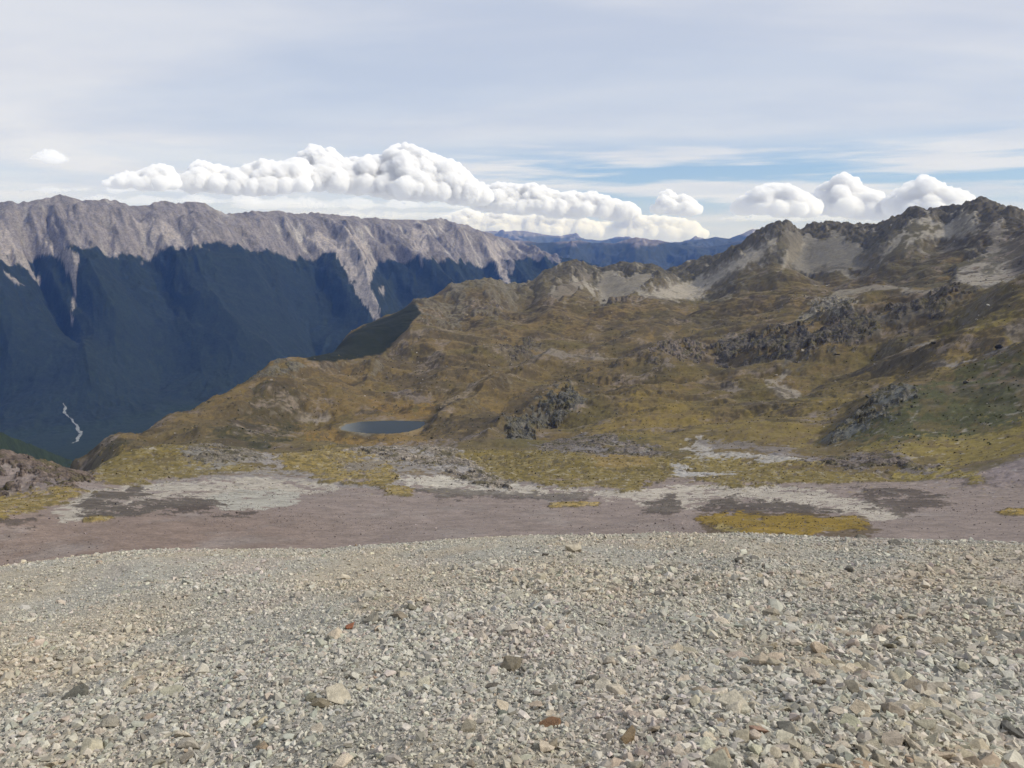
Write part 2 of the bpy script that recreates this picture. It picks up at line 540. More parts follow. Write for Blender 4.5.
# where bedrock breaks through: (points, roughness in metres, label)
CRAGS = [
    ([(690, 352), (740, 338), (800, 326), (860, 314), (905, 300), (950, 288), (977, 290), (970, 300), (930, 318), (880, 334), (840, 347), (790, 356), (740, 357)], 13,
     'long dark rock band running across the right hillside below the scree', (.100, .092, .080)),
    ([(806, 312), (812, 303), (835, 297), (860, 299), (852, 308), (835, 317), (815, 321)], 9, 'pale grey rock knob above the left end of the dark rock band', (.20, .19, .165)),
    ([(652, 364), (658, 349), (680, 345), (705, 347), (712, 356), (690, 361), (668, 367)], 8, 'brownish grey rock knob standing alone on the central hillside', (.15, .13, .115)),
    ([(500, 434), (520, 424), (540, 412), (553, 396), (568, 391), (580, 396), (583, 405), (568, 415), (545, 428), (520, 438)], 10,
     'dark grey cliff face right of the tarn above the yellow flats', (.10, .10, .092)),
    ([(828, 446), (838, 428), (860, 408), (885, 392), (905, 385), (912, 394), (895, 406), (870, 422), (846, 440)], 5,
     'dark slanting rock rib on the green slope at right', (.12, .12, .11)),
    ([(-60, 446), (0, 450), (25, 456), (50, 463), (80, 474), (95, 481), (75, 486), (30, 484), (-60, 480)], 3,
     'low mauve grey rock hump at the left end of the bench', (.155, .128, .118)),
    ([(248, 374), (256, 366), (275, 362), (292, 361), (288, 368), (268, 376), (250, 380)], 5, 'small grey rock lip on the edge of the golden spur', (.12, .115, .10)),
    ([(500, 349), (507, 338), (535, 334), (545, 340), (532, 349), (512, 354)], 6, 'dark brown rock step on the slope behind the tarn', (.10, .088, .07)),
    ([(540, 447), (562, 438), (587, 433), (625, 440), (668, 449), (660, 455), (600, 455), (560, 452)], 2.0, 'flat grey slab outcrop behind the yellow flats', (.17, .155, .15)),
    ([(805, 460), (850, 453), (880, 452), (915, 459), (938, 467), (900, 470), (850, 466)], 2.0, 'low mauve grey slab rise right of the pale streams', (.17, .15, .145)),
    ([(180, 459), (200, 450), (225, 447), (248, 452), (262, 460), (235, 464), (205, 463)], 2.0, 'pale grey rock lip above the yellow grass left of centre', (.19, .178, .16)),
    ([(345, 452), (380, 444), (435, 443), (450, 450), (480, 470), (515, 489), (485, 487), (440, 470), (395, 458)], 2.4, 'grey rock slab ridge just below the tarn', (.25, .23, .212)),
]
for c_ in CRAGS:
    c_[0][:] = [(float(a_), float(b_)) for a_, b_ in c_[0]]
CRAG_P = [chart_poly(c_[0]) for c_ in CRAGS]
TARN = [(341, 427), (346, 424), (362, 421.5), (385, 420.5), (405, 420.5), (424, 421), (426, 424), (420, 428.5), (408, 432), (392, 433.6), (380, 433), (365, 432.6), (348, 431), (341, 429.5)]
TARN_XY = []
for p_ in TARN:
    a_, t_ = ray(*p_)
    d_ = TARN_Z / t_
    TARN_XY.append((a_ * FPX, math.log(d_) * KL))
TARN_P = np.array(TARN_XY)


SKY = np.array([(400, 312), (412, 306), (452, 287), (490, 284), (520, 286), (545, 275), (580, 264), (625, 263), (655, 270), (700, 262), (725, 254), (740, 246), (755, 236), (785, 224), (797, 227), (830, 227), (870, 231), (890, 228),
                (897, 220), (905, 212), (925, 207), (945, 208), (960, 204), (982, 201), (1003, 211), (1012, 208), (1024, 211), (1100, 200), (1240, 190)], float)
_sa, _st = ray(SKY[:, 0], SKY[:, 1])


def below_sky(AZ, LD):
    """tangent of the angle below the crest line of the ridge, for ground on its near side"""
    return np.interp(AZ, _sa, _st) - t_look(AZ, LD)


RIDGES = [([(485, 436), (520, 415), (560, 392), (610, 375), (655, 352), (700, 345)], 8, 9), ([(700, 345), (760, 330), (850, 312), (905, 300), (975, 288)], 11, 8), ([(365, 382), (385, 358), (420, 346), (470, 362)], 12, 8),
          ([(600, 352), (680, 318), (740, 305), (800, 300)], 15, 9), ([(430, 430), (470, 400), (520, 372), (560, 355)], 11, 8), ([(240, 405), (290, 388), (330, 378), (370, 372)], 9, 7), ([(200, 436), (250, 418), (300, 400), (340, 395)], 9, 7),
          ([(835, 440), (890, 390), (960, 370), (1024, 350)], 6, 7), ([(640, 398), (700, 385), (760, 365), (820, 355)], 8, 8), ([(500, 330), (560, 312), (620, 300), (660, 296)], 14, 8)]
RIDGE_P = [chart_poly(r_[0]) for r_ in RIDGES]


def relief(AZ, LD, ch, crag_each=None):
    """metres of relief added to the smooth basin surface; also the rock mask"""
    D = np.exp(LD)
    X, Y = D * np.sin(AZ), D * np.cos(AZ)
    s = 0.05 + 0.11 * sstep(D, 230, 300) + 0.84 * sstep(D, 260, 900)
    hum = np.abs(perlin(X / 150, Y / 150, 31))
    n = s * (24 * (np.abs(perlin(X / 270 + 2, Y / 270, 30)) - .33) * sstep(D, 500, 900) + 19 * (hum - 0.33) + 6.5 * (np.abs(perlin(X / 62 + 4, Y / 62, 32)) - 0.33) + 2.0 * perlin(X / 28, Y / 28, 33) + 1.1 * perlin(X / 13, Y / 13, 34) + 0.6 * perlin(X / 6, Y / 6, 35))
    n = n + (0.06 + 0.2 * sstep(D, 230, 300) + 0.3 * s) * perlin(X / 3, Y / 3, 36)
    U, V = AZ * FPX + 5 * ch.n0, LD * KL + 2.5 * ch.n0
    for (_p, hgt, wd_), P in zip(RIDGES, RIDGE_P):
        best = np.full(U.shape, 1e9)
        for i in range(len(P) - 1):
            (x0, y0), (x1, y1) = P[i], P[i + 1]
            ex, ey = x1 - x0, y1 - y0
            tt = np.clip(((U - x0) * ex + (V - y0) * ey) / (ex * ex + ey * ey), 0, 1)
            best = np.minimum(best, (U - x0 - tt * ex) ** 2 + (V - y0 - tt * ey) ** 2)
        n = n + hgt * np.exp(-np.sqrt(best + 2.0) / wd_)
    # the summit ridge on the right is broken rock
    tb = t_look(AZ, LD)
    peak = sstep(LD, math.log(1650), math.log(2050)) * sstep(AZ, -0.06, 0.03)
    bs = below_sky(AZ, LD) + .006 * perlin(X / 120, Y / 300, 39)
    summit = peak * sstep(bs, 0.032, 0.010) * lerp(.55, .85, sstep(AZ, .20, .32))
    rg = fbm(X / 90, Y / 90, 5, 40, 0.55, True)
    rg2 = fbm(X / 26, Y / 26, 4, 47, 0.6, True)
    n = n + peak * 4 * rg + summit * (10 * (rg - 0.3) + 11 * (rg2 - .3) + 3 * perlin(X / 9, Y / 9, 46) + 20 * (np.abs(perlin(X / 48, Y / 48, 45)) - .38))
    ledge = s * sstep(fbm(X / 70, Y / 70, 3, 48, .6), .05, .4) * (1 - peak)
    n = n + ledge * 4.5 * fbm(X / 17, Y / 17, 4, 49, .6, True)
    lhill = ch.mask([(412, 305), (452, 285), (522, 285), (490, 312), (449, 318), (391, 342)], 4, 5)
    n = n + lhill * 8 * fbm(X / 45, Y / 45, 4, 44, 0.55, True)
    rock = np.maximum(np.maximum(summit * 0.6, lhill * 0.5), ledge * .55)
    cm = np.zeros(AZ.shape)
    for (pts, amp, _l, _c), P in zip(CRAGS, CRAG_P):
        m = ch.mask(P, 3.0, 4.0, True)
        if m.max() <= 0:
            continue
        lam = amp * 2.2
        st = fbm(X / lam, Y / (lam * 1.6), 5, 70, 0.6, True)
        n = n + m * amp * (0.30 * st + 0.10 * perlin(X / (lam * .3), Y / (lam * .3), 77))
        cm = np.maximum(cm, m)
    sm = np.zeros(AZ.shape)
    cushion = np.zeros(AZ.shape)
    for (nm, _p, _c, op, jag, soft), P in zip(PATCH, PATCH_P):
        if nm == 'scree' and P[:, 1].mean() > math.log(1300) * KL:
            sm = np.maximum(sm, ch.mask(P, jag * .6, 3.0, True))
        if nm in ('yel', 'scrub') and P[:, 1].mean() < math.log(420) * KL:
            cushion = np.maximum(cushion, ch.mask(P, jag, max(soft, .8), True) * (.8 if nm == 'yel' else .45))
    sm = np.maximum(sm, ch.mask([(312, 357), (345, 340), (380, 323), (408, 308), (414, 312), (402, 328), (391, 338), (361, 350)], .5, 4, grow=9.0))
    n = n * (1 - 0.8 * sm)
    rock = rock * (1 - sm)
    n = n + cushion * .0022 * D * (1 + .5 * perlin(X / 4, Y / 4, 37))
    # level shore round the tarn, hollow under it
    lo, hi = TARN_P.min(0) - 12, TARN_P.max(0) + 12
    sel = (AZ * FPX > lo[0]) & (AZ * FPX < hi[0]) & (LD * KL > lo[1]) & (LD * KL < hi[1])
    td = np.full(AZ.shape, -99.0)
    if sel.any():
        td[sel] = poly_sd(AZ[sel] * FPX, LD[sel] * KL, TARN_P)
    k = sstep(td, -15, -1)
    base = D * tb
    n = lerp(n, TARN_Z + 0.5 - base, k * 0.93)
    n = n - 2.6 * sstep(td, -0.4, 1.2)
    return n, rock, cm, td


def h_basin(AZ, LD, ch):
    n, rock, cm, td = relief(AZ, LD, ch)
    return np.exp(LD) * t_look(AZ, LD) + n, rock, cm, td


# ---- colours of the basin
GOLD, OLIVE, GREEN, BROWN = (.142, .105, .048), (.112, .088, .043), (.086, .076, .030), (.088, .066, .044)
YEL, YELG, ORA = (.225, .166, .052), (.165, .126, .038), (.205, .140, .028)
MAUVE, PALE, TAN = (.207, .168, .147), (.32, .295, .262), (.335, .315, .27)
SCRUB, GREY, SCR = (.066, .053, .044), (.185, .170, .158), (.205, .188, .172)
PATCH = [
    # hillside and peaks
    ('grass', [(683, 300), (740, 270), (800, 272), (900, 290), (990, 290), (1100, 300), (1100, 440), (830, 445), (700, 420), (640, 380)], GREEN, .45, 10, 12),
    ('gold', [(560, 440), (640, 405), (760, 415), (850, 390), (830, 440), (700, 448)], (.175, .132, .042), .7, 5, 5),
    ('gold', [(940, 345), (1100, 330), (1100, 350), (900, 385), (880, 380)], (.18, .135, .042), .6, 4, 4),
    ('olive', [(930, 300), (1100, 280), (1100, 330), (960, 335)], (.15, .125, .035), .7, 5, 5),
    ('dgreen', [(835, 442), (880, 398), (1024, 350), (1160, 335), (1160, 425), (1024, 425), (960, 440), (880, 448)], (.062, .066, .030), .85, 5, 4),
    ('gold', [(845, 449), (940, 440), (1040, 415), (1150, 400), (1150, 450), (1024, 452), (900, 468)], (.20, .155, .045), .8, 4, 3),
    ('golden', [(110, 445), (180, 412), (260, 372), (330, 355), (420, 350), (440, 415), (330, 440), (250, 440)], (.132, .094, .042), .6, 6, 8),
    ('golden', [(300, 432), (430, 430), (440, 442), (320, 445)], (.19, .125, .045), .7, 3, 3),
    ('golden', [(380, 400), (440, 395), (450, 415), (430, 420), (380, 418)], (.16, .105, .038), .7, 4, 4),
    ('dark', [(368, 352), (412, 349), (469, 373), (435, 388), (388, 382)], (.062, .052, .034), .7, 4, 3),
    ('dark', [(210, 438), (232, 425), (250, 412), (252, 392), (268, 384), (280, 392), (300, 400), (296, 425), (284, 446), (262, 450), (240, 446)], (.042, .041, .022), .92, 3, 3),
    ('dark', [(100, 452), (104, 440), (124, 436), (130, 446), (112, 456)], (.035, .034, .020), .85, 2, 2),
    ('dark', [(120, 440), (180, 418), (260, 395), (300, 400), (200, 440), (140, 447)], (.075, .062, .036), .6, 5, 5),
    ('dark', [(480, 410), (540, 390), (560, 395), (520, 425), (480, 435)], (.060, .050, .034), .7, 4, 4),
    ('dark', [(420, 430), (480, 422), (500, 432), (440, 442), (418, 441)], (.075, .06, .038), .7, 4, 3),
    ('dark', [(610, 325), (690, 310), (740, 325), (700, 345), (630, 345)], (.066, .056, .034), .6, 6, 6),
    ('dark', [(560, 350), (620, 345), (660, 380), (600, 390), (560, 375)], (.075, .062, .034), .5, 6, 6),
    ('forest', [(312, 356), (345, 332), (380, 314), (412, 300), (424, 312), (402, 330), (391, 342), (361, 352)], (.016, .021, .012), 1.0, 0.5, 1),
    ('rockhill', [(412, 305), (452, 284), (522, 284), (490, 312), (449, 318), (391, 342)], (.135, .128, .108), .75, 5, 3),
    ('peakbrown', [(740, 250), (780, 225), (870, 232), (905, 212), (1024, 205), (1150, 200), (1150, 280), (960, 285), (880, 275), (800, 268)], (.094, .090, .074), .85, 5, 4),
    ('peakdark', [(895, 230), (905, 211), (945, 206), (975, 199), (1000, 208), (1100, 198), (1100, 225), (1000, 236), (960, 240), (930, 220)], (.052, .050, .046), .9, 4, 2),
    ('peakdark', [(755, 240), (785, 222), (800, 228), (870, 232), (870, 248), (830, 246), (795, 236), (765, 250)], (.058, .056, .047), .88, 3.5, 2),
    ('peakdark', [(580, 264), (640, 265), (700, 260), (760, 232), (740, 258), (690, 282), (640, 290), (590, 280)], (.070, .066, .050), .85, 4, 2),
    ('scree', [(786, 233), (800, 232), (815, 240), (835, 232), (850, 250), (868, 262), (872, 270), (840, 272), (800, 268), (788, 250)], (.160, .154, .145), .9, 2.5, 1.5),
    ('scree', [(778, 238), (768, 250), (724, 279), (690, 297), (635, 306), (655, 290), (700, 278), (740, 258), (765, 240)], (.268, .254, .238), .97, 2, 1.2),
    ('scree', [(798, 240), (786, 256), (778, 274), (783, 273), (792, 258), (803, 245)], (.24, .225, .20), .8, 1.2, 1),
    ('scree', [(880, 262), (895, 240), (920, 226), (928, 214), (938, 224), (952, 222), (968, 206), (975, 216), (978, 232), (984, 246), (960, 246), (935, 240), (910, 246), (895, 260)], (.265, .255, .242), .95, 3, 1.5),
    ('scree', [(992, 222), (1004, 218), (1002, 238), (1012, 240), (1060, 218), (1160, 215), (1160, 282), (1024, 279), (965, 286), (950, 274), (960, 262), (985, 250)], (.232, .22, .21), .95, 3, 1.5),
    ('greenpatch', [(880, 270), (900, 250), (930, 240), (975, 252), (960, 265), (945, 285), (915, 285), (885, 280)], (.078, .070, .040), .9, 4, 3),
    ('darkbit', [(983, 262), (998, 258), (996, 272), (986, 278)], (.075, .07, .05), .8, 2, 1.5),
    ('darkbit', [(1008, 246), (1018, 240), (1020, 256), (1008, 256)], (.075, .07, .055), .7, 2, 1.5),
    ('scree', [(806, 310), (825, 298), (840, 290), (875, 282), (905, 286), (942, 292), (925, 298), (895, 291), (870, 289), (846, 295)], (.20, .185, .165), .85, 1.5, 1.5),
    ('scree', [(880, 353), (912, 340), (940, 333), (949, 337), (935, 346), (900, 358)], (.185, .172, .165), .9, 2, 1.5),
    ('scree', [(928, 361), (960, 354), (1012, 348), (1008, 354), (965, 361), (940, 363)], (.20, .185, .18), .9, 1.5, 1),
    ('scree', [(996, 330), (1024, 320), (1050, 318), (1030, 332)], (.16, .14, .13), .8, 1.5, 1.2),
    ('scree', [(768, 376), (785, 370), (801, 379), (799, 395), (782, 396)], (.22, .205, .195), .85, 3, 2),
    ('scree', [(716, 382), (728, 381), (742, 388), (728, 390)], (.19, .17, .165), .7, 2, 1),
    ('scree', [(600, 271), (612, 268), (622, 276), (641, 271), (655, 279), (640, 292), (608, 308), (592, 305), (600, 288)], (.20, .188, .17), .85, 4, 2),
    ('scree', [(565, 284), (590, 276), (582, 290), (560, 305), (548, 302)], (.16, .145, .13), .7, 3, 2),
    ('scree', [(534, 359), (580, 355), (640, 353), (650, 358), (600, 360), (560, 363)], (.17, .155, .145), .8, 1.6, 1.2),
    ('trail', [(442, 398), (462, 390), (480, 376), (490, 369), (492, 374), (475, 388), (462, 402), (452, 415), (440, 412)], (.185, .155, .12), .75, 1.5, 1.5),
    ('scree', [(386, 390), (405, 388), (431, 391), (425, 396), (395, 396)], (.145, .125, .12), .8, 2, 1),
    ('scree', [(295, 412), (310, 409), (330, 410), (325, 414), (300, 415)], (.20, .18, .165), .8, 1.5, 1),
    ('path', [(400, 340), (450, 334), (462, 336), (410, 344), (395, 345)], (.18, .155, .13), .8, 1.2, 1),
    ('shore', [(338, 429), (345, 423), (350, 430), (375, 433.5), (372, 435.5), (345, 433)], (.26, .25, .21), .85, .8, .8),
    ('shore', [(405, 432), (420, 429), (430, 424), (440, 424), (428, 433), (405, 436)], (.22, .17, .10), .7, 1.2, 1),
    # bench
    ('rocky', [(140, 470), (200, 452), (340, 447), (470, 455), (540, 480), (640, 490), (560, 500), (300, 485), (140, 488)], (.225, .205, .19), .85, 3, 1.5),
    ('pale', [(55, 510), (90, 490), (150, 482), (260, 478), (330, 480), (345, 488), (300, 492), (215, 500), (160, 512), (100, 520), (60, 522)], (.34, .308, .255), .9, 3, 1),
    ('tan', [(205, 499), (240, 489), (280, 488), (303, 492), (300, 503), (262, 509), (218, 511)], (.315, .30, .255), .95, 2, 1.5),
    ('pale', [(395, 476), (440, 474), (500, 478), (545, 487), (560, 497), (520, 495), (450, 494), (405, 487)], (.38, .348, .29), .92, 2.5, .9),
    ('pale', [(500, 486), (620, 490), (700, 486), (762, 483), (830, 492), (890, 508), (904, 519), (870, 524), (800, 512), (740, 506), (690, 508), (655, 512), (630, 500), (560, 496), (510, 494)], (.365, .328, .272), .95, 3, .9),
    ('scrub', [(82, 503), (105, 492), (140, 489), (152, 494), (128, 505), (180, 496), (222, 502), (216, 513), (160, 512), (105, 519), (85, 515)], SCRUB, .9, 3.5, 1),
    ('scrub', [(208, 517), (225, 514), (252, 514), (240, 519), (220, 520)], SCRUB, .85, 2, 1),
    ('scrub', [(400, 487), (440, 488), (520, 493), (600, 492), (590, 502), (550, 498), (512, 499), (440, 496)], SCRUB, .75, 3, 1),
    ('scrub', [(648, 502), (668, 496), (682, 507), (672, 518), (645, 513)], SCRUB, .85, 3, 1),
    ('scrub', [(700, 502), (730, 497), (775, 502), (812, 506), (852, 517), (800, 520), (755, 519), (705, 513)], SCRUB, .9, 3.5, 1),
    ('scrub', [(855, 490), (900, 490), (955, 499), (930, 506), (905, 518), (882, 512), (868, 502)], SCRUB, .85, 3.5, 1),
    ('scrub', [(950, 480), (1024, 478), (1024, 484), (970, 487)], SCRUB, .5, 3, 1),
    ('yel', [(-60, 500), (0, 495), (40, 490), (77, 489), (84, 493), (60, 505), (28, 513), (0, 520), (-60, 524)], YEL, .96, 3, .9),
    ('scrub', [(2, 522), (30, 518), (46, 515), (40, 521), (10, 526)], SCRUB, .8, 2, 1),
    ('yel', [(82, 520), (100, 518), (115, 519), (105, 522), (84, 523)], YEL, .9, 1, .8),
    ('yel', [(75, 473), (110, 462), (150, 452), (195, 456), (250, 464), (272, 467), (230, 472), (190, 476), (125, 482), (90, 480)], YELG, .9, 3.5, 1.8),
    ('yel', [(278, 461), (300, 452), (328, 446), (380, 455), (398, 475), (386, 483), (345, 482), (315, 476), (290, 468)], YEL, .95, 3.2, 1.4),
    ('rocky', [(340, 462), (370, 458), (385, 462), (372, 470), (348, 470)], (.19, .17, .155), .7, 3, 2),
    ('yel', [(384, 487), (400, 485), (415, 489), (410, 495), (386, 495)], YEL, .9, 1.5, 1),
    ('yel', [(452, 452), (490, 447), (545, 449), (590, 456), (640, 455), (677, 462), (680, 475), (630, 490), (545, 486), (480, 472)], YELG, .93, 3, 1.6),
    ('rust', [(590, 456), (640, 455), (650, 463), (620, 470), (600, 466)], (.21, .145, .055), .6, 3, 3),
    ('yel', [(655, 457), (760, 454), (830, 462), (805, 472), (705, 478), (670, 472)], (.20, .155, .05), .85, 3, 2),
    ('yel', [(690, 481), (730, 474), (792, 469), (850, 473), (905, 480), (860, 484), (812, 484), (727, 487)], YELG, .95, 2.5, 1.2),
    ('yel', [(890, 468), (940, 466), (985, 474), (978, 483), (935, 480), (890, 478)], (.21, .165, .045), .9, 2.5, 1.5),
    ('yel', [(550, 503.5), (575, 502), (598, 502), (597, 506), (550, 507)], (.30, .215, .075), .95, .8, .6),
    ('fringe', [(695, 513), (770, 514), (866, 517), (878, 532), (862, 539), (790, 540), (706, 535)], (.09, .065, .035), .85, 2, 1),
    ('yel', [(700, 518), (718, 515), (738, 514), (760, 518), (795, 517), (822, 520), (850, 519), (868, 524), (858, 530), (838, 531), (812, 536), (780, 533), (752, 537), (722, 530)], ORA, .97, 2.2, 1),
    ('yel', [(712, 528), (722, 524), (740, 530), (735, 535)], (.32, .25, .09), .8, 1, 1),
    ('yel', [(998, 511), (1012, 509), (1040, 509), (1040, 516), (1000, 515)], (.30, .205, .05), .95, 1, .6),
    ('stream', [(672, 465), (680, 463), (690, 470), (712, 471), (740, 473), (735, 476), (700, 476), (674, 475)], (.36, .345, .33), .85, 2, 1),
    ('stream', [(684, 446), (692, 439), (708, 440), (718, 446), (712, 450), (740, 448), (775, 454), (808, 459), (770, 461), (730, 455), (695, 455)], (.35, .335, .32), .7, 3, 1),
    ('slabs', [(700, 441), (740, 439), (790, 448), (830, 460), (770, 452), (730, 449)], (.17, .15, .14), .8, 2.5, 1.5),
    ('stream', [(590, 444), (610, 441), (665, 450), (650, 453), (610, 448)], (.34, .325, .31), .6, 2.5, 1),
    ('mauve', [(975, 476), (1000, 464), (1030, 456), (1100, 450), (1100, 482), (1000, 486)], (.20, .165, .158), .9, 2, 1.5),
]
PATCH_P = [chart_poly(p_[1]) for p_ in PATCH]


def basin_colour(AZ, LD, ch, Z, slope, rock, cm, td):
    D = np.exp(LD)
    X, Y = D * np.sin(AZ), D * np.cos(AZ)
    n_a = fbm(X / 130, Y / 130, 4, 80, 0.6)
    n_b = fbm(X / 40, Y / 40, 4, 84, 0.65)
    n_c = fbm(X / 9, Y / 9, 4, 88, 0.7)
    C3 = lambda c_: np.array(c_)
    c = lerp(C3(OLIVE), C3(GOLD), sstep(n_a + 0.5 * n_b, -0.35, 0.45)[..., None])
    c = lerp(c, C3(BROWN), (0.75 * sstep(n_b + 0.5 * n_c, 0.05, 0.5))[..., None])
    c = lerp(c, C3(GREEN), (0.6 * sstep(perlin(X / 90, Y / 90, 90) + 0.4 * n_c, 0.1, 0.5))[..., None])
    c = lerp(c, C3((.102, .095, .072)) * (1 + 0.25 * n_b + .3 * n_c)[..., None], (0.8 * sstep(D, 1650, 2050) * sstep(AZ, -.2, .0))[..., None])
    # mauve scree run-out below the viewer, bench beyond it
    mv = C3(MAUVE) * (1 + 0.07 * n_b + 0.05 * n_c)[..., None]
    mv = lerp(mv, C3((.190, .140, .112)), (0.8 * sstep(-AZ, 0.10, 0.42) * sstep(LD, math.log(240), math.log(160)))[..., None])
    mv = lerp(mv, C3((.225, .195, .175)), (0.6 * sstep(fbm(X / 22, Y / 34, 4, 93, .6), 0.05, 0.45))[..., None])
    near = sstep(LD + 0.10 * ch.n1, math.log(345), math.log(300))
    c = lerp(c, mv, near[..., None])
    bs = below_sky(AZ, LD)
    pk = sstep(D, 1600, 1900) * sstep(AZ, -.02, .10)
    sp_n = fbm((AZ * D) / 26, D / 230, 4, 205, .6) + 0.2 * n_b
    c = lerp(c, C3((.265, .255, .243)) * (1 + .15 * n_c)[..., None], (0.85 * pk * sstep(sp_n - 5 * np.abs(bs - .028), 0.06, 0.16))[..., None])
    c = lerp(c, C3((.056, .054, .048)) * (1 + .5 * n_c)[..., None], (0.85 * pk * sstep(bs + .012 * perlin(X / 50, Y / 160, 207), 0.020, 0.008) * sstep(sp_n, .22, .1))[..., None])
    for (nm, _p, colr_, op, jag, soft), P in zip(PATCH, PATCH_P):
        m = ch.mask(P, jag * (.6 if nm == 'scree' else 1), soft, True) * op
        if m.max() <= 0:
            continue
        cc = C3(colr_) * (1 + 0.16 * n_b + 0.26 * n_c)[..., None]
        if nm in ('yel', 'gold', 'golden'):
            cc = lerp(cc, C3(colr_) * np.array([.62, .62, .75]), (0.5 * sstep(n_c + 0.6 * n_b, 0.1, 0.5))[..., None])
            cc = lerp(cc, C3((.30, .25, .13)), (0.35 * sstep(-n_c + 0.6 * perlin(X / 5, Y / 5, 95), 0.25, 0.6))[..., None])
        if nm == 'yel':
            ring = ch.mask(P, jag, soft, True, 5.0, 1.3) * sstep(ch.n0, -.35, .15)
            c = lerp(c, C3((.085, .066, .043)), (0.75 * ring)[..., None])
        if nm == 'yel' and colr_ is not ORA:
            cc = lerp(cc, C3((.098, .078, .030)), (0.75 * sstep(ch.n1 + .6 * ch.n2, 0.04, 0.22))[..., None])
            cc = lerp(cc, C3((.27, .235, .15)), (0.6 * sstep(-ch.n1 + .8 * ch.n2, 0.16, 0.30))[..., None])
        if nm in ('scrub',):
            cc = lerp(cc, C3((.2, .18, .15)), (0.55 * sstep(n_c, 0.22, 0.5))[..., None])
        if nm in ('rocky', 'slabs', 'pale', 'stream'):
            cc = lerp(cc, C3((.12, .10, .09)), (0.5 * sstep(n_c + .5 * ch.n2, 0.2, 0.55))[..., None])
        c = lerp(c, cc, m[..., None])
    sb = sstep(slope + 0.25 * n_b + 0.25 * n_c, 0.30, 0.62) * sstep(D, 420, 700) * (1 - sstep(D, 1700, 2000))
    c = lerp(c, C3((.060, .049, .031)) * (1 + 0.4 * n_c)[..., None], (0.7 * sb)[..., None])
    # bare rock where it is steep or broken
    st = sstep(slope + 0.10 * n_c, 0.75, 1.15) * sstep(D, 400, 900)
    rk = np.clip(np.maximum(rock * 0.35 * sstep(n_b, -0.1, 0.4), 0.7 * st), 0, 1)
    c = lerp(c, C3((.125, .115, .098)) * (1 + 0.5 * n_c)[..., None], rk[..., None])
    for (pts, amp, _l, rc), P in zip(CRAGS, CRAG_P):
        m = ch.mask(P, 4.0, 3.0, True) * 0.85
        if m.max() > 0:
            c = lerp(c, C3(rc) * (1 + 0.4 * n_c)[..., None], m[..., None])
    # rocky ledges: grey brown stone and dark heath between the grass
    lg = sstep(fbm(X / 70 + 9, Y / 85, 5, 180, .66), 0.12, 0.26) * sstep(D, 430, 600) * (1 - sstep(D, 1700, 2000))
    c = lerp(c, C3((.168, .142, .128)) * (1 + 0.5 * n_c)[..., None], (0.75 * lg * sstep(n_c, -.2, .15))[..., None])
    lg2 = sstep(fbm(X / 58 - 20, Y / 75, 5, 184, .66), 0.12, 0.24) * sstep(D, 430, 600) * (1 - sstep(D, 1800, 2100))
    c = lerp(c, C3((.046, .038, .026)) * (1 + .5 * n_c)[..., None], (0.62 * lg2)[..., None])
    # bench mosaic
    bz = sstep(LD, math.log(225), math.log(262)) * sstep(LD, math.log(560), math.log(430))
    f1 = fbm(ch.U / 11 + 40, ch.V / 4.5, 5, 190, .66)
    c = lerp(c, C3((.10, .082, .068)), (0.7 * bz * sstep(f1, 0.24, 0.36))[..., None])
    c = lerp(c, C3((.33, .305, .27)), (0.6 * bz * sstep(fbm(ch.U / 13 - 70, ch.V / 4.5, 5, 194, .66), 0.26, 0.40))[..., None])
    c = lerp(c, C3((.21, .165, .06)), (0.7 * bz * sstep(fbm(ch.U / 12 + 90, ch.V / 5, 5, 198, .66), 0.30, 0.42))[..., None])
    # thin stony spots all over the grassland
    sp = sstep(fbm(X / 14 + 70, Y / 14, 3, 97, .7), 0.38, 0.6) * (1 - near) * sstep(LD, math.log(2300), math.log(1700))
    c = lerp(c, C3((.17, .15, .125)), (0.55 * sp)[..., None])
    # beech forest on the flank that falls to the valley
    fo = sstep(Z + 22 * n_b, -262, -300)
    c = lerp(c, C3((.019, .026, .013)) * (1 + 0.5 * n_c)[..., None], fo[..., None])
    wd = ch.mask([(312, 357), (345, 340), (380, 323), (408, 308), (414, 312), (402, 328), (391, 338), (361, 350)], .5, 1, grow=7.0)
    c = lerp(c, C3((.011, .015, .010)) * (1 + 0.6 * n_c)[..., None], wd[..., None])
    # damp, pale rim of the tarn
    c = lerp(c, C3((.17, .15, .11)), (0.4 * sstep(td + 1.5 * ch.n2, -2.0, -0.3))[..., None])
    c = c * lerp(1.0, C3((1.05, .99, .84)), sstep(LD, math.log(500), math.log(900))[..., None])
    return np.clip(c, 0.004, 0.6)


def slope_of(X, Y, Z):
    du = np.stack([np.gradient(X, axis=1), np.gradient(Y, axis=1), np.gradient(Z, axis=1)], -1)
    dv = np.stack([np.gradient(X, axis=0), np.gradient(Y, axis=0), np.gradient(Z, axis=0)], -1)
    nn = np.cross(du, dv)
    return np.hypot(nn[..., 0], nn[..., 1]) / (np.abs(nn[..., 2]) + 1e-9)


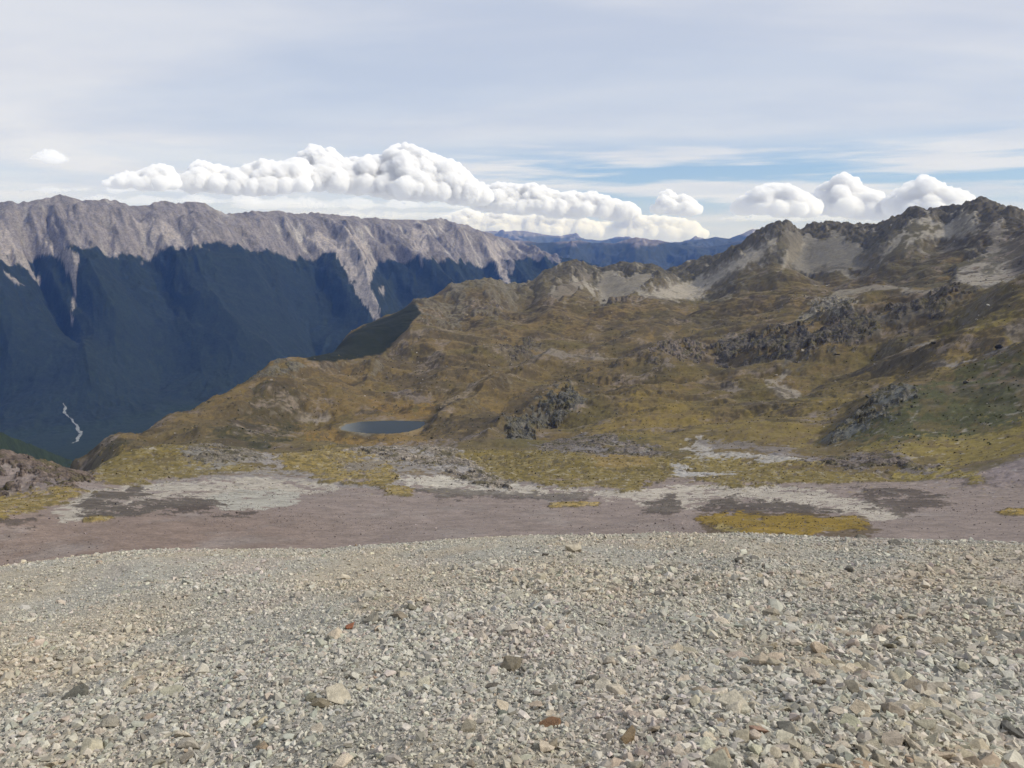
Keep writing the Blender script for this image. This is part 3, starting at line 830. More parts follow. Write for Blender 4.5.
az = np.linspace(-0.70, 0.70, 1150)
ld = np.concatenate([np.linspace(math.log(38), math.log(125), 60)[:-1], np.linspace(math.log(125), math.log(1500), 640)[:-1], np.linspace(math.log(1500), math.log(2500), 330)[:-1], np.linspace(math.log(2500), math.log(3650), 50)])
AZ, LD = np.meshgrid(az, ld)
CH = Chart(AZ, LD)
Z, rock, cm, td = h_basin(AZ, LD, CH)
D = np.exp(LD)
X, Y = D * np.sin(AZ), D * np.cos(AZ)
Z = np.maximum(Z, -940)
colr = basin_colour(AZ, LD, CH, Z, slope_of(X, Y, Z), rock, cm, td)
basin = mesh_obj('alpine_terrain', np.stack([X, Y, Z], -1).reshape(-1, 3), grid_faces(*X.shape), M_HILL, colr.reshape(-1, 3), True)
tag(basin, 'golden tussock basin with scree and crags rising to a jagged ridge at right', 'alpine hillside', kind='structure')
BZ, BA, BL = Z, az, ld


def basin_z(a_, l_):
    i = np.clip(np.searchsorted(BL, l_) - 1, 0, len(BL) - 2)
    j = np.clip(np.searchsorted(BA, a_) - 1, 0, len(BA) - 2)
    u, v = (l_ - BL[i]) / (BL[i + 1] - BL[i]), (a_ - BA[j]) / (BA[j + 1] - BA[j])
    return BZ[i, j] * (1 - u) * (1 - v) + BZ[i + 1, j] * u * (1 - v) + BZ[i, j + 1] * (1 - u) * v + BZ[i + 1, j + 1] * u * v


# ---- the rock outcrops that stand out of it, each a body of its own
for (pts, amp, label, rc), P in zip(CRAGS, CRAG_P):
    lo, hi = P.min(0) - 6, P.max(0) + 6
    na, nl = int((hi[0] - lo[0]) * 2.0) + 4, int((hi[1] - lo[1]) * 3.0) + 4
    A2, L2 = np.meshgrid(np.linspace(lo[0], hi[0], na) / FPX, np.linspace(lo[1], hi[1], nl) / KL)
    ch = Chart(A2, L2)
    D2 = np.exp(L2)
    X2, Y2 = D2 * np.sin(A2), D2 * np.cos(A2)
    m = ch.mask(P, 4.0, 2.5, True)
    g = basin_z(A2, L2)
    lam = max(amp * 1.6, 9.0)
    brk = fbm(A2 * D2.mean() / (lam * 2.2), D2 / (lam * 4.5), 4, 101, .6)
    m = m * sstep(brk, -0.30, 0.0)
    # blocks parted by clefts that run down the face
    arc = A2 * D2.mean() + 0.35 * lam * perlin(X2 / lam, Y2 / lam, 102)
    rib = 2.2 * np.abs(perlin(arc / (lam * .9), D2 / (lam * 1.5), 105))
    blk = 2.2 * np.abs(perlin(arc / (lam * .34) + 5, D2 / (lam * .8), 103))
    k_h = 0.30 if amp < 4 else 0.33
    dome = sstep(poly_sd(A2 * FPX, L2 * KL, P), -1, 5)
    h = amp * (0.30 * dome + 0.02) + amp * k_h * (0.75 * (rib - .5) + 0.35 * (blk - .5) + 0.10 * perlin(X2 / (lam * .2), Y2 / (lam * .2), 104))
    Zc = np.where(m > 0.03, g + m * np.maximum(h, -0.5) - 0.8 * (m < 0.25), g - 2.0)
    rib = rib - .7
    blk = blk - .7
    cc = np.array(rc) * np.array([.92, .86, .76]) * (1 + 0.7 * fbm(arc / (lam * .4), D2 / (lam * .7), 4, 106, .7))[..., None]
    cc = lerp(cc, np.array((.095, .082, .038)), (0.75 * sstep(fbm(X2 / lam, Y2 / (lam * 1.5), 4, 107, .65) - 0.15 * rib, 0.0, 0.22))[..., None])
    r_, k_, c_m, t_d = relief(A2, L2, ch)
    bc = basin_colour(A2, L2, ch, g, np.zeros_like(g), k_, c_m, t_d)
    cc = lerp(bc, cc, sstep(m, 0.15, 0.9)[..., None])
    f = grid_faces(nl, na, m > 0.12)
    if not len(f):
        continue
    co, f, cl = compact(np.stack([X2, Y2, Zc], -1).reshape(-1, 3), f, np.clip(cc, .01, .6).reshape(-1, 3))
    o = mesh_obj('rock_outcrop', co, f, M_CRAG, cl, False)
    tag(o, label, 'rock outcrop', 'bedrock outcrops of the basin')

# ---- the tarn
def tarn_mesh():
    bm = bmesh.new()
    ring = []
    n_ = len(TARN_P)
    for i in range(n_):
        for s_ in range(8):
            q = lerp(TARN_P[i], TARN_P[(i + 1) % n_], s_ / 8)
            q = q + np.array([1.8, 0.8]) * np.array([perlin(i + s_ / 8, 0.3, 5), perlin(i + s_ / 8, 4.3, 6)])
            ring.append(q)
    cen = TARN_P.mean(0)
    rows = []
    for r_ in (1.06, 0.93, 0.84, 0.6, 0.3):
        rows.append([cen + (q - cen) * r_ for q in ring])
    pts = np.array(rows)
    a_, d_ = pts[..., 0] / FPX, np.exp(pts[..., 1] / KL)
    X_, Y_ = d_ * np.sin(a_), d_ * np.cos(a_)
    co_ = np.stack([X_, Y_, np.full_like(X_, TARN_Z - 0.35)], -1)
    nr, nc = X_.shape
    idx = np.arange(nr * nc).reshape(nr, nc)
    nx = np.roll(idx, -1, 1)
    f_ = np.stack([idx[:-1], nx[:-1], nx[1:], idx[1:]], -1).reshape(-1, 4)
    co_ = co_.reshape(-1, 3)
    ca = np.concatenate([co_, [co_[-nc:].mean(0)]])
    k_ = len(ca) - 1
    cap = np.stack([idx[-1], nx[-1], np.full(nc, k_), np.full(nc, k_)], -1)
    # centre fan as thin quads would be degenerate: use triangles via a second mesh join
    left = sstep(-(a_ - cen[0] / FPX) * FPX, 12, 42)
    shallow = np.array([.16, .16, .14])
    deep = np.array([.008, .015, .017])
    rim = np.linspace(1, 0, nr)[:, None] * 0.25
    colr_ = lerp(deep, shallow, np.clip(left * 0.6 + rim * left, 0, 1)[..., None]).reshape(-1, 3)
    tri = np.concatenate([f_[:, [0, 1, 2]], f_[:, [0, 2, 3]], cap[:, :3]])
    return ca, tri, np.concatenate([colr_, [deep]])


tm = tarn_mesh()
tarn = mesh_obj('tarn', *tm[:2], M_WATER, tm[2], True)
tag(tarn, 'small dark blue tarn lying in the golden basin', 'tarn', kind='structure')

# ---------------------------------------------------------------- the forested range across the valley
FLOOR = -900.0
RS = 1.19
_r = np.array([math.cos(math.radians(40)), math.sin(math.radians(40))])
_n = np.array([_r[1], -_r[0]])
_a0, _ = ray(0, 204)
_p0 = 5000 * RS * np.array([math.sin(_a0), math.cos(_a0)])
RIDGE = [(-260, 235), (-120, 215), (0, 204), (25, 202), (45, 200), (60, 196.5), (72, 198), (82, 198.5), (104, 198), (116, 202), (130, 205), (150, 205), (165, 201.5), (180, 204), (195, 203.5), (205, 205),
         (215, 209), (240, 213), (258, 212), (270, 211.5), (290, 213), (305, 212.5), (330, 215), (350, 217), (375, 219), (395, 219.5), (420, 220.5), (438, 219), (445, 219), (458, 223), (470, 227), (480, 232),
         (500, 237), (515, 242), (540, 251), (565, 259), (600, 272), (700, 292)]
_rs, _rz = [], []
for px, py in RIDGE:
    a_, t_ = ray(px, py)
    dv = np.array([math.sin(a_), math.cos(a_)])
    k_ = np.linalg.solve(np.array([dv, -_r]).T, _p0)
    _rs.append(k_[1]); _rz.append(k_[0] * float(t_))
_rs, _rz = np.array(_rs), np.array(_rz)


def h_range(X, Y):
    s = (X - _p0[0]) * _r[0] + (Y - _p0[1]) * _r[1]
    d = (X - _p0[0]) * _n[0] + (Y - _p0[1]) * _n[1]
    s2 = s + 0.10 * d + 330 * perlin(s / 1250, d / 2600, 3) + 90 * perlin(s / 330, d / 900, 4)
    zr = np.interp(s, _rs, _rz)
    dd = np.abs(d)
    drop = np.interp(dd, [0, 150, 400, 900, 1400, 1750, 1980, 3200, 9000], [0, 80, 265, 625, 955, 1120, 1160, 1170, 1170])
    drop = drop * (zr - FLOOR) / 1150.0
    L = 700.0
    ph = s2 / L + 0.18
    tri = np.abs(2 * (ph - np.floor(ph)) - 1)             # 1 on spur crests, 0 in gullies
    phb = (s2 + .12 * d) / 880.0 + .55
    trb = np.abs(2 * (phb - np.floor(phb)) - 1)
    tri = lerp(tri, trb, sstep(perlin(s / 1500, d / 2000, 7), -.25, .25))
    ph2 = s2 / 190.0 + 0.4
    tri2 = np.abs(2 * (ph2 - np.floor(ph2)) - 1)
    A = 190 * sstep(dd, 60, 700) * (1 - 0.95 * sstep(dd, 1250, 1850))
    w1 = fbm(s / 240 + .3 * d / 500, d / 330, 4, 210, .6)
    s2 = s2 + 46 * w1
    ph2 = s2 / 190.0 + 0.4
    tri2 = np.abs(2 * (ph2 - np.floor(ph2)) - 1)
    ph3 = s2 / 74.0 + 0.3 * perlin(s / 300, d / 300, 6)
    tri3 = np.abs(2 * (ph3 - np.floor(ph3)) - 1)
    z = zr - drop + A * (tri - 0.45) * 1.6 + 50 * (tri2 - 0.5) * sstep(dd, 30, 260) * (1 - sstep(dd, 600, 1500)) + 10 * (tri3 - .5) * sstep(dd, 30, 160) * (1 - sstep(dd, 450, 900))
    rg = fbm(s2 / 230, d / 330, 6, 110, 0.55, True)
    z = z + 70 * (rg - 0.15) * sstep(dd, 15, 250) * (1 - 0.6 * sstep(dd, 500, 1200)) * (1 - sstep(dd, 1700, 2200)) + 5 * fbm(s / 60, d / 60, 4, 115, .6) * (1 - .9 * sstep(dd, 1800, 2200))
    z = z + (1 - sstep(dd, 0, 120)) * (42 * (.3 - np.abs(perlin(s / 300, d / 600, 121))) + 20 * (.3 - np.abs(perlin(s / 60, d / 200, 122))))
    z = np.maximum(z, FLOOR + 6 * perlin(X / 300, Y / 300, 116) + 2 * perlin(X / 60, Y / 60, 117))
    return z, s, d, tri, tri2, rg


_ga, _gt = ray(np.array([-220, -60, 0, 30, 60, 88, 120, 170]), np.array([385, 415, 430, 443, 455, 466, 474, 485]))
_gD = np.array([1350, 1500, 1650, 1800, 1950, 2150, 2350, 2500])


def h_spur(AZ, D):
    """green forested spur that dips into the valley at far left, on the viewer's side"""
    Dc = np.interp(AZ, _ga, _gD)
    zc = np.interp(AZ, _ga, _gt * _gD)
    z = zc - np.where(D > Dc, 0.62 * (D - Dc), 0.45 * (Dc - D)) - 0.0002 * (D - Dc) ** 2
    return np.where(AZ < _ga[-1] + 0.05, z, -2000)


az = np.linspace(-0.72, 0.40, 1050)
ld = np.concatenate([np.linspace(math.log(1050), math.log(2800), 160)[:-1], np.linspace(math.log(2800), math.log(8800), 620)[:-1], np.linspace(math.log(8800), math.log(11500), 20)])
AZ, LD = np.meshgrid(az, ld)
D = np.exp(LD)
X, Y = D * np.sin(AZ), D * np.cos(AZ)
Z, s, d, tri, tri2, rg = h_range(X, Y)
sp = h_spur(AZ, D) + 7 * fbm(X / 120, Y / 120, 4, 119, .6)
isspur = sp > Z
Z = np.maximum(Z, sp)
# colours
C3 = np.array
forest = C3((.0135, .0195, .012)) * (1 + 0.30 * fbm(X / 260, Y / 260, 4, 120, .6) + 0.6 * fbm(X / 34, Y / 34, 4, 124, .75))[..., None]
forest = np.where(isspur[..., None], C3((.028, .040, .019)) * (1 + .3 * fbm(X / 40, Y / 40, 4, 126, .6))[..., None], forest)
st = fbm(s / 42 + 0.2 * rg, d / 420, 5, 128, .65)
rockc = lerp(C3((.205, .182, .166)), C3((.118, .106, .098)), sstep(st, -.25, .35)[..., None])
pale = sstep(st - .25 * rg + 0.6 * fbm(s / 300, d / 380, 3, 131) - 0.35 * (tri2 - .5) - .3 * (tri - .5) * sstep(d, 100, 350), 0.05, 0.42)
east = sstep(s, 1000, 2300)
rockc = lerp(rockc, C3((.36, .33, .295)), (pale * (0.55 + 0.40 * east))[..., None])
rockc = lerp(rockc, C3((.115, .10, .075)), (0.4 * sstep(fbm(s / 140, d / 200, 4, 134), .05, .45))[..., None])
BUSH = [(-0.72, -55), (-0.5, -70), (-0.35, -75), (-0.2, -130), (-0.1, -185), (0.02, -205), (0.1, -230), (0.4, -260)]
line = np.interp(AZ, [b_[0] for b_ in BUSH], [b_[1] for b_ in BUSH]) - 55
line = line + 95 * (tri - 0.45) + 50 * (tri2 - .5) + 38 * fbm(s / 60, d / 160, 4, 136, .6)
isforest = sstep(line - Z, -4, 8)


def far_hit(px, py):
    a_, t_ = ray(px, py)
    j = int(np.clip(np.searchsorted(az, a_), 0, len(az) - 1))
    tt = Z[160:, j] / D[160:, j]
    h_ = np.nonzero(tt >= t_)[0]
    return float(a_) * FPX, float(LD[160 + (h_[0] if len(h_) else int(np.argmax(tt))), j]) * 0.8 * FPX


CHUTES = [
    ([(-4, 226), (8, 232), (20, 252), (30, 266), (40, 280), (33, 279), (20, 265), (-4, 255)], .8),
    ([(46, 244), (58, 250), (70, 252), (79, 258), (77, 272), (75, 290), (73, 320), (71.5, 320), (72.5, 285), (64, 268), (54, 256)], .75),
    ([(106, 236), (112, 240), (116, 250), (118, 259), (113, 256), (107, 247)], .8),
    ([(150, 232), (163, 236), (165, 245), (152, 256), (143, 266), (150, 252)], .7),
    ([(4, 272), (12, 277), (24, 286), (20, 286), (6, 276)], .7),
    ([(128, 214), (150, 222), (172, 228), (200, 246), (212, 252), (180, 250), (160, 240)], .75),
    ([(300, 245), (318, 232), (345, 226), (368, 238), (366, 262), (372, 290), (381, 319), (376, 322), (364, 304), (352, 286), (343, 266), (335, 252)], .95),
    ([(366, 255), (376, 258), (372, 280), (366, 275)], .8),
    ([(412, 228), (425, 230), (428, 250), (422, 263), (416, 252), (410, 240)], .8),
    ([(486, 238), (498, 246), (505, 262), (510, 284), (505, 283), (496, 268), (488, 254)], .9),
    ([(510, 258), (514, 262), (512, 276), (508, 270)], .8),
    ([(379, 288), (383, 288), (384, 296), (380, 295)], .7),
]
U, V = AZ * FPX, LD * 0.8 * FPX
jn = 1.6 * fbm(U / 4, V / 12, 4, 140, .65)
chute = np.zeros(U.shape)
for pts, op in CHUTES:
    P = C3([far_hit(*p_) for p_ in pts])
    lo, hi = P.min(0) - 10, P.max(0) + 10
    sel = (U > lo[0]) & (U < hi[0]) & (V > lo[1]) & (V < hi[1])
    if sel.any():
        m = np.zeros(U.shape)
        m[sel] = sstep(np.minimum(poly_sd(U[sel], V[sel], P), 2.2) + 2.6 * jn[sel] + 3.0 * np.clip(st[sel], -.5, .5), -0.8, 0.8) * op
        chute = np.maximum(chute, m)
colr = lerp(rockc, forest, (isforest)[..., None])
colr = lerp(colr, C3((.30, .265, .235)) * (1 + .25 * st)[..., None], chute[..., None])
flat = sstep(Z, FLOOR + 25, FLOOR + 8) * (1 - isspur)
colr = lerp(colr, C3((.016, .024, .012)), flat[..., None])
clear = sstep(fbm(X / 260, Y / 420, 3, 143, .5), 0.32, 0.42) * flat * sstep(D, 3500, 3200)
colr = lerp(colr, C3((.10, .11, .05)), (0.8 * clear)[..., None])
far = mesh_obj('mountain_range', np.stack([X, Y, Z], -1).reshape(-1, 3), grid_faces(*X.shape), M_FAR, np.clip(colr, .004, .6).reshape(-1, 3), True)
tag(far, 'long bare topped mountain range with dark forest below, across the valley at left', 'mountain range', kind='structure')
FAR_Z, FAR_A, FAR_L = Z, az, ld

# the river bed on the valley floor
riv = [(63, 404), (65, 409), (66, 414), (69, 418), (73, 422), (77, 427), (80, 432), (80, 437), (77, 441), (73, 444)]
wid = [0.5, 4.0, 5.5, 1.5, 3.5, 4.5, 6.5, 8, 8, 2]
co, fc = [], []
pp = []
for p_ in riv:
    u_, v_ = far_hit(*p_)
    d_ = math.exp(v_ / (0.8 * FPX))
    pp.append((d_ * math.sin(u_ / FPX), d_ * math.cos(u_ / FPX)))
pp = np.array(pp)
tt = np.linspace(0, len(pp) - 1, 90)
cx, cy = np.interp(tt, np.arange(len(pp)), pp[:, 0]), np.interp(tt, np.arange(len(pp)), pp[:, 1])
ww = np.interp(tt, np.arange(len(pp)), wid) * (1 + 0.9 * perlin(tt * 2.3, tt * 0 + .4, 9))
cx = cx + 9 * perlin(tt * 1.1, tt * 0 + 3, 12)
tx, ty = np.gradient(cx), np.gradient(cy)
tl_ = np.hypot(tx, ty)
lx, ly = -ty / tl_, tx / tl_
for k in (-1, -0.3, 0.3, 1):
    qx, qy = cx + lx * ww * k, cy + ly * ww * k
    qa, ql = np.arctan2(qx, qy), np.log(np.hypot(qx, qy))
    gi, gj = np.clip(np.searchsorted(FAR_L, ql), 1, len(FAR_L) - 1), np.clip(np.searchsorted(FAR_A, qa), 1, len(FAR_A) - 1)
    gz = np.max([FAR_Z[gi, gj], FAR_Z[gi - 1, gj], FAR_Z[gi, gj - 1], FAR_Z[gi - 1, gj - 1]], axis=0)
    co.append(np.stack([qx, qy, gz + 2.5 - abs(k)], -1))
co = np.array(co)
river = mesh_obj('river', co.reshape(-1, 3), grid_faces(4, 90), M_FAR, np.tile(C3([[.20, .21, .21]]), (360, 1)), True)
tag(river, 'pale winding gravel river on the valley floor at far left', 'river', kind='structure')

# ---------------------------------------------------------------- ranges on the horizon
def horizon_range(name, label, pts, D0, depth, base, seed, cols, L):
    pts = np.array(pts, float)
    a_, t_ = ray(pts[:, 0], pts[:, 1])
    n_a, n_d = 520, 90
    aa = np.linspace(a_[0], a_[-1], n_a)
    zr = np.interp(aa, a_, t_ * D0)
    dd = np.concatenate([np.linspace(-depth * .8, 0, 25)[:-1], np.linspace(0, depth, n_d - 24)])[::-1]
    A_, D_ = np.meshgrid(aa, D0 - dd)
    dn = np.abs(np.repeat(dd[:, None], n_a, 1)) / depth
    X_, Y_ = D_ * np.sin(A_), D_ * np.cos(A_)
    arc = A_ * D0
    w = arc + 0.3 * L * perlin(arc / L, dn * 2, seed)
    ph = w / L
    tri_ = np.abs(2 * (ph - np.floor(ph)) - 1)
    rg_ = fbm(arc / (L * .5), dn * 2.5, 5, seed + 3, .55, True)
    zz_ = zr[None, :] * np.ones_like(A_)
    h_ = zz_ - (zz_ - base) * np.power(dn, 0.9)
    h_ = h_ + depth * 0.10 * (tri_ - .5) * sstep(dn, .02, .3) * sstep(dn, 1.0, .7) + depth * 0.05 * (rg_ - .1) * sstep(dn, .0, .2)
    h_ = h_ + 0.004 * depth * fbm(arc / (L * .1), dn * 8, 3, seed + 9)
    lo_, hi_, cut = cols
    f_ = sstep(h_ + 70 * (tri_ - .5) + 60 * rg_, cut - 30, cut + 30)
    sc = sstep(fbm(arc / (L * .12), dn * 3, 3, seed + 5), .1, .4)
    c_ = lerp(C3(lo_), lerp(C3(hi_), C3(hi_) * 1.7, sc[..., None]), f_[..., None])
    o_ = mesh_obj(name, np.stack([X_, Y_, h_], -1).reshape(-1, 3), grid_faces(*X_.shape), M_FAR, c_.reshape(-1, 3), True)
    return tag(o_, label, 'mountain range', kind='structure')


horizon_range('horizon_mountains', 'palest blue mountains on the horizon under the clouds',
              [(430, 240), (470, 234), (491, 230.6), (503, 232), (515, 230.6), (525, 231), (536, 233), (551, 235.5), (560, 235.8), (570, 236), (585, 239), (600, 240.5), (614, 239), (630, 241), (700, 243), (820, 240)],
              21000, 3500, -700, 200, ((.07, .075, .065), (.17, .155, .15), -100), 1600)
horizon_range('far_mountains', 'pale scree topped mountains on the horizon left of the jagged ridge',
              [(560, 262), (640, 243), (665, 243), (690, 241), (705, 239), (715, 237), (729, 238.5), (742, 234), (748, 231), (753, 228.7), (760, 230), (775, 236), (800, 238), (860, 240), (940, 250)],
              14500, 2600, -700, 220, ((.05, .055, .045), (.26, .235, .22), -40), 1100)
horizon_range('blue_mountains', 'dark blue violet range in front of the horizon mountains',
              [(420, 252), (480, 240), (500, 239), (524, 241), (545, 243), (570, 241), (581, 240.5), (592, 243), (603, 242.4), (615, 243.5), (622, 241), (630, 238.5), (636, 237), (640, 238.3), (644, 237.7), (650, 240), (658, 239.8), (670, 242.5),
               (690, 246), (710, 247), (735, 242), (752, 238), (770, 241), (850, 250), (960, 262)],
              11500, 2300, -800, 240, ((.030, .036, .028), (.14, .122, .115), -130), 900)

# low country under and beyond everything
lx = np.array([-24000, 24000])
co = C3([(-23500, -5500, -955), (23500, -5500, -955), (23500, 29500, -955), (-23500, 29500, -955)], dtype=float)
low = mesh_obj('valley_land', co, C3([[0, 1, 2, 3]]), M_FAR, np.tile(C3([[.03, .042, .02]]), (4, 1)))
tag(low, 'dark forested low country far below between the ranges', 'valley floor', kind='structure')

# ---------------------------------------------------------------- haze
HZ_TOP, HZ_BOT = 330.0, -956.5
bm = bmesh.new()
bmesh.ops.create_cube(bm, size=1.0)
for v in bm.verts:
    v.co = Vector((v.co.x * 48000, v.co.y * 36000 + 12000, (HZ_TOP + HZ_BOT) / 2 + v.co.z * (HZ_TOP - HZ_BOT)))
me = bpy.data.meshes.new('haze')
bm.to_mesh(me); bm.free()
haze = bpy.data.objects.new('haze', me)
COL.objects.link(haze)
M_HAZE = bpy.data.materials.new('haze')
M_HAZE.use_nodes = True
t = M_HAZE.node_tree
t.nodes.remove(t.nodes['Principled BSDF'])
pv = nd(t, 'ShaderNodeVolumePrincipled', {'Color': (0.16, 0.35, 1.0, 1), 'Absorption Color': (1, 1, 1, 1), 'Density': 3.1e-5, 'Anisotropy': 0.0})
t.links.new(pv.outputs[0], t.nodes['Material Output'].inputs['Volume'])
me.materials.append(M_HAZE)
tag(haze, 'thin blue haze filling the air over the valley', 'haze', kind='stuff')

# ---------------------------------------------------------------- cumulus clouds
_bm = bmesh.new()
bmesh.ops.create_icosphere(_bm, subdivisions=3, radius=1.0)
_bm.verts.index_update()
ICO_V = np.array([v.co for v in _bm.verts])
ICO_F = np.array([[v.index for v in f.verts] for f in _bm.faces])
_bm.free()


def lobes(spheres, D0):
    """a heap of lobes, to be fused into one billowing body"""
    VV_, FF_ = [], []
    for k_, (px, py, r_, dep, sq) in enumerate(spheres):
        a_, t_ = ray(px, py)
        D1 = D0 + dep * D0 / FPX
        R = r_ * D0 / FPX
        VV_.append(ICO_V * np.array([R, R, R * sq]) + np.array([D1 * math.sin(a_), D1 * math.cos(a_), D1 * float(t_)]))
        FF_.append(ICO_F + k_ * len(ICO_V))
    return np.concatenate(VV_), np.concatenate(FF_)


CLOUD_TEX = []
for sc_, in ((1400.0,), (520.0,), (190.0,)):
    tx_ = bpy.data.textures.new('cloud billow', 'CLOUDS')
    tx_.noise_scale = sc_
    tx_.noise_depth = 6
    tx_.noise_basis = 'ORIGINAL_PERLIN'
    CLOUD_TEX.append(tx_)


def cloud(label, outline, base, D0, seed, rmin=4, rmax=12, thin=0.0, fill=1.0, sq=0.85):
    rng = random.Random(seed)
    ol = np.array(outline, float)
    sp_ = []
    x = ol[0, 0]
    while x <= ol[-1, 0]:
        top = float(np.interp(x, ol[:, 0], ol[:, 1]))
        bs = base if not isinstance(base, list) else float(np.interp(x, [b_[0] for b_ in base], [b_[1] for b_ in base]))
        y = top
        first = True
        while y < bs:
            room = max(2.0, (bs - top))
            r_ = min((rmin + (rmax * 1.35 - rmin) * rng.random() ** 1.7) * (0.6 if first else 1.0), room * 0.7)
            if first or rng.random() < fill:
                yy = y + r_ * sq
                yy = min(yy, bs - r_ * sq * 0.4)
                sp_.append((x + rng.uniform(-2, 2), yy, r_, rng.uniform(-1.4, 0.9) * rmax - (yy - top) * 0.6, sq))
            y += r_ * 0.72
            first = False
        x += rng.uniform(0.3, 0.75) * rmin * 1.2
    vv_, ff_ = lobes(sp_, D0)
    cen = vv_.mean(0)
    o = mesh_obj('cloud', vv_ - cen, ff_, M_CLOUD, None, True)
    me_ = o.data
    o.location = cen
    rm = o.modifiers.new('fuse', 'REMESH')
    rm.mode = 'VOXEL'
    rm.voxel_size = D0 / FPX * 0.62
    rm.use_smooth_shade = True
    for tx_, k_ in zip(CLOUD_TEX, (4.5, 2.2, 1.5)):
        dm = o.modifiers.new('billow', 'DISPLACE')
        dm.texture = tx_
        dm.texture_coords = 'LOCAL'
        dm.strength = k_ * D0 / FPX * 2
        dm.mid_level = 0.5
    o['density'] = float((1 - 4 * thin) / 115.0)
    return tag(o, label, 'cloud', 'cumulus clouds over the far ranges')


cloud('small bright cumulus head over the left part of the range',
      [(106, 182), (114, 175), (128, 172), (146, 170), (154, 164), (164, 163), (172, 170), (178, 178)], 185, 40000, 1, 3, 6)
cloud('broad low cumulus between the small bright head and the tall tower',
      [(180, 176), (190, 168), (200, 160), (212, 164), (232, 169), (250, 164), (262, 159), (280, 161), (298, 158), (306, 163)], [(180, 184), (240, 190), (306, 188)], 41000, 10, 3.5, 8)
cloud('tallest bright cumulus tower left of centre',
      [(300, 160), (306, 150), (313, 145), (326, 147), (338, 156), (348, 160), (360, 157), (374, 154), (384, 156), (392, 147), (403, 142), (414, 146), (428, 152), (442, 158), (456, 164), (466, 172), (476, 180), (486, 187)],
      [(300, 180), (350, 186), (420, 194), (486, 200)], 43000, 2, 4.5, 11)
cloud('long cumulus bank sloping away right of the tallest tower',
      [(478, 192), (488, 186), (500, 183), (514, 185), (534, 182), (548, 188), (562, 192), (576, 190), (590, 191), (604, 196), (618, 199), (634, 205)], [(478, 206), (560, 212), (634, 216)], 46000, 3, 3.5, 8)
cloud('bright row of small cumulus heads low over the horizon mountains',
      [(440, 219), (452, 212), (468, 209), (484, 214), (500, 211), (516, 216), (532, 212), (548, 210), (562, 215), (580, 218), (600, 221), (622, 226), (640, 231)], [(440, 228), (540, 233), (640, 238)], 50000, 11, 3, 6, 0.04)
cloud('small sunlit cloud tower at the right end of the long bank',
      [(657, 206), (661, 196), (667, 188), (676, 195), (685, 193), (694, 200), (699, 208)], 211, 44000, 4, 3, 6)
cloud('low puffy cloud below the small sunlit tower',
      [(612, 224), (622, 216), (640, 214), (660, 215), (680, 216), (694, 219), (701, 226)], 236, 47000, 5, 3, 6, 0.08)
cloud('grey white cumulus cloud left of the right hand bank',
      [(732, 205), (740, 199), (752, 192), (760, 185), (778, 182), (792, 184), (803, 190), (815, 197)], [(732, 210), (815, 212)], 42000, 6, 3, 7, 0.05)
cloud('middle cumulus heap behind the jagged ridge',
      [(806, 198), (818, 192), (828, 183), (835, 177), (843, 172), (853, 176), (862, 185), (876, 190), (884, 196)], [(806, 208), (884, 214)], 45000, 7, 3.5, 8, 0.05)
cloud('right hand cumulus cloud just above the highest crags',
      [(888, 198), (896, 192), (906, 187), (916, 180), (926, 175), (936, 181), (948, 186), (958, 187), (970, 193), (982, 201)], 212, 44000, 8, 3, 7, 0.06)
cloud('small lone wispy cloud at far left above the range',
      [(28, 158), (36, 153), (43, 149), (52, 150), (60, 155), (66, 159)], 160, 40000, 9, 2.5, 4.0, 0.16, 1.0, .6)
STREAKS = [(20, 190, 186, 191, 'thin grey cloud streak above the far left of the range'), (70, 300, 194, 203, 'thin grey cloud streak just above the left ridge line'),
           (230, 470, 196, 207, 'wide grey cloud base under the tallest tower'), (300, 470, 210, 217, 'pale low cloud strip touching the middle of the range crest'),
           (470, 700, 216, 229, 'wide grey cloud base under the sloping bank'), (720, 1000, 206, 219, 'wide grey cloud base behind the jagged ridge')]
for i_, (x0, x1, y0, y1, lab_) in enumerate(STREAKS):
    ol = [(x0, y1 - 1)] + [(lerp(x0, x1, k_ / 13), lerp(y0, y1, .30 + .35 * math.sin(k_ * 2.3 + i_))) for k_ in range(1, 13)] + [(x1, y1 - 1)]
    cloud(lab_, ol, y1, 52000 + 900 * i_, 30 + i_, 2.5, 5.0, 0.225, 1.0, .45)

# ---------------------------------------------------------------- stones on the scree slope
def stone_protos(n, seed, npts, flat=(0.45, 0.8)):
    rng = np.random.default_rng(seed)
    out_ = []
    for i in range(n):
        p = rng.normal(size=(npts, 3))
        p /= np.abs(p).max(1, keepdims=True) ** rng.uniform(0.55, 0.95)
        p *= np.array([1.0, rng.uniform(.6, .95), rng.uniform(*flat)])
        bm_ = bmesh.new()
        for q in p:
            bm_.verts.new(q)
        r_ = bmesh.ops.convex_hull(bm_, input=bm_.verts[:])
        bmesh.ops.delete(bm_, geom=[v for v in bm_.verts if not v.link_faces], context='VERTS')
        bmesh.ops.triangulate(bm_, faces=bm_.faces[:])
        bm_.verts.index_update()
        v_ = np.array([v.co for v in bm_.verts])
        f_ = np.array([[v.index for v in f.verts] for f in bm_.faces])
        v_ = v_ / np.abs(v_).max()
        bm_.free()
        out_.append((v_, f_))
    return out_


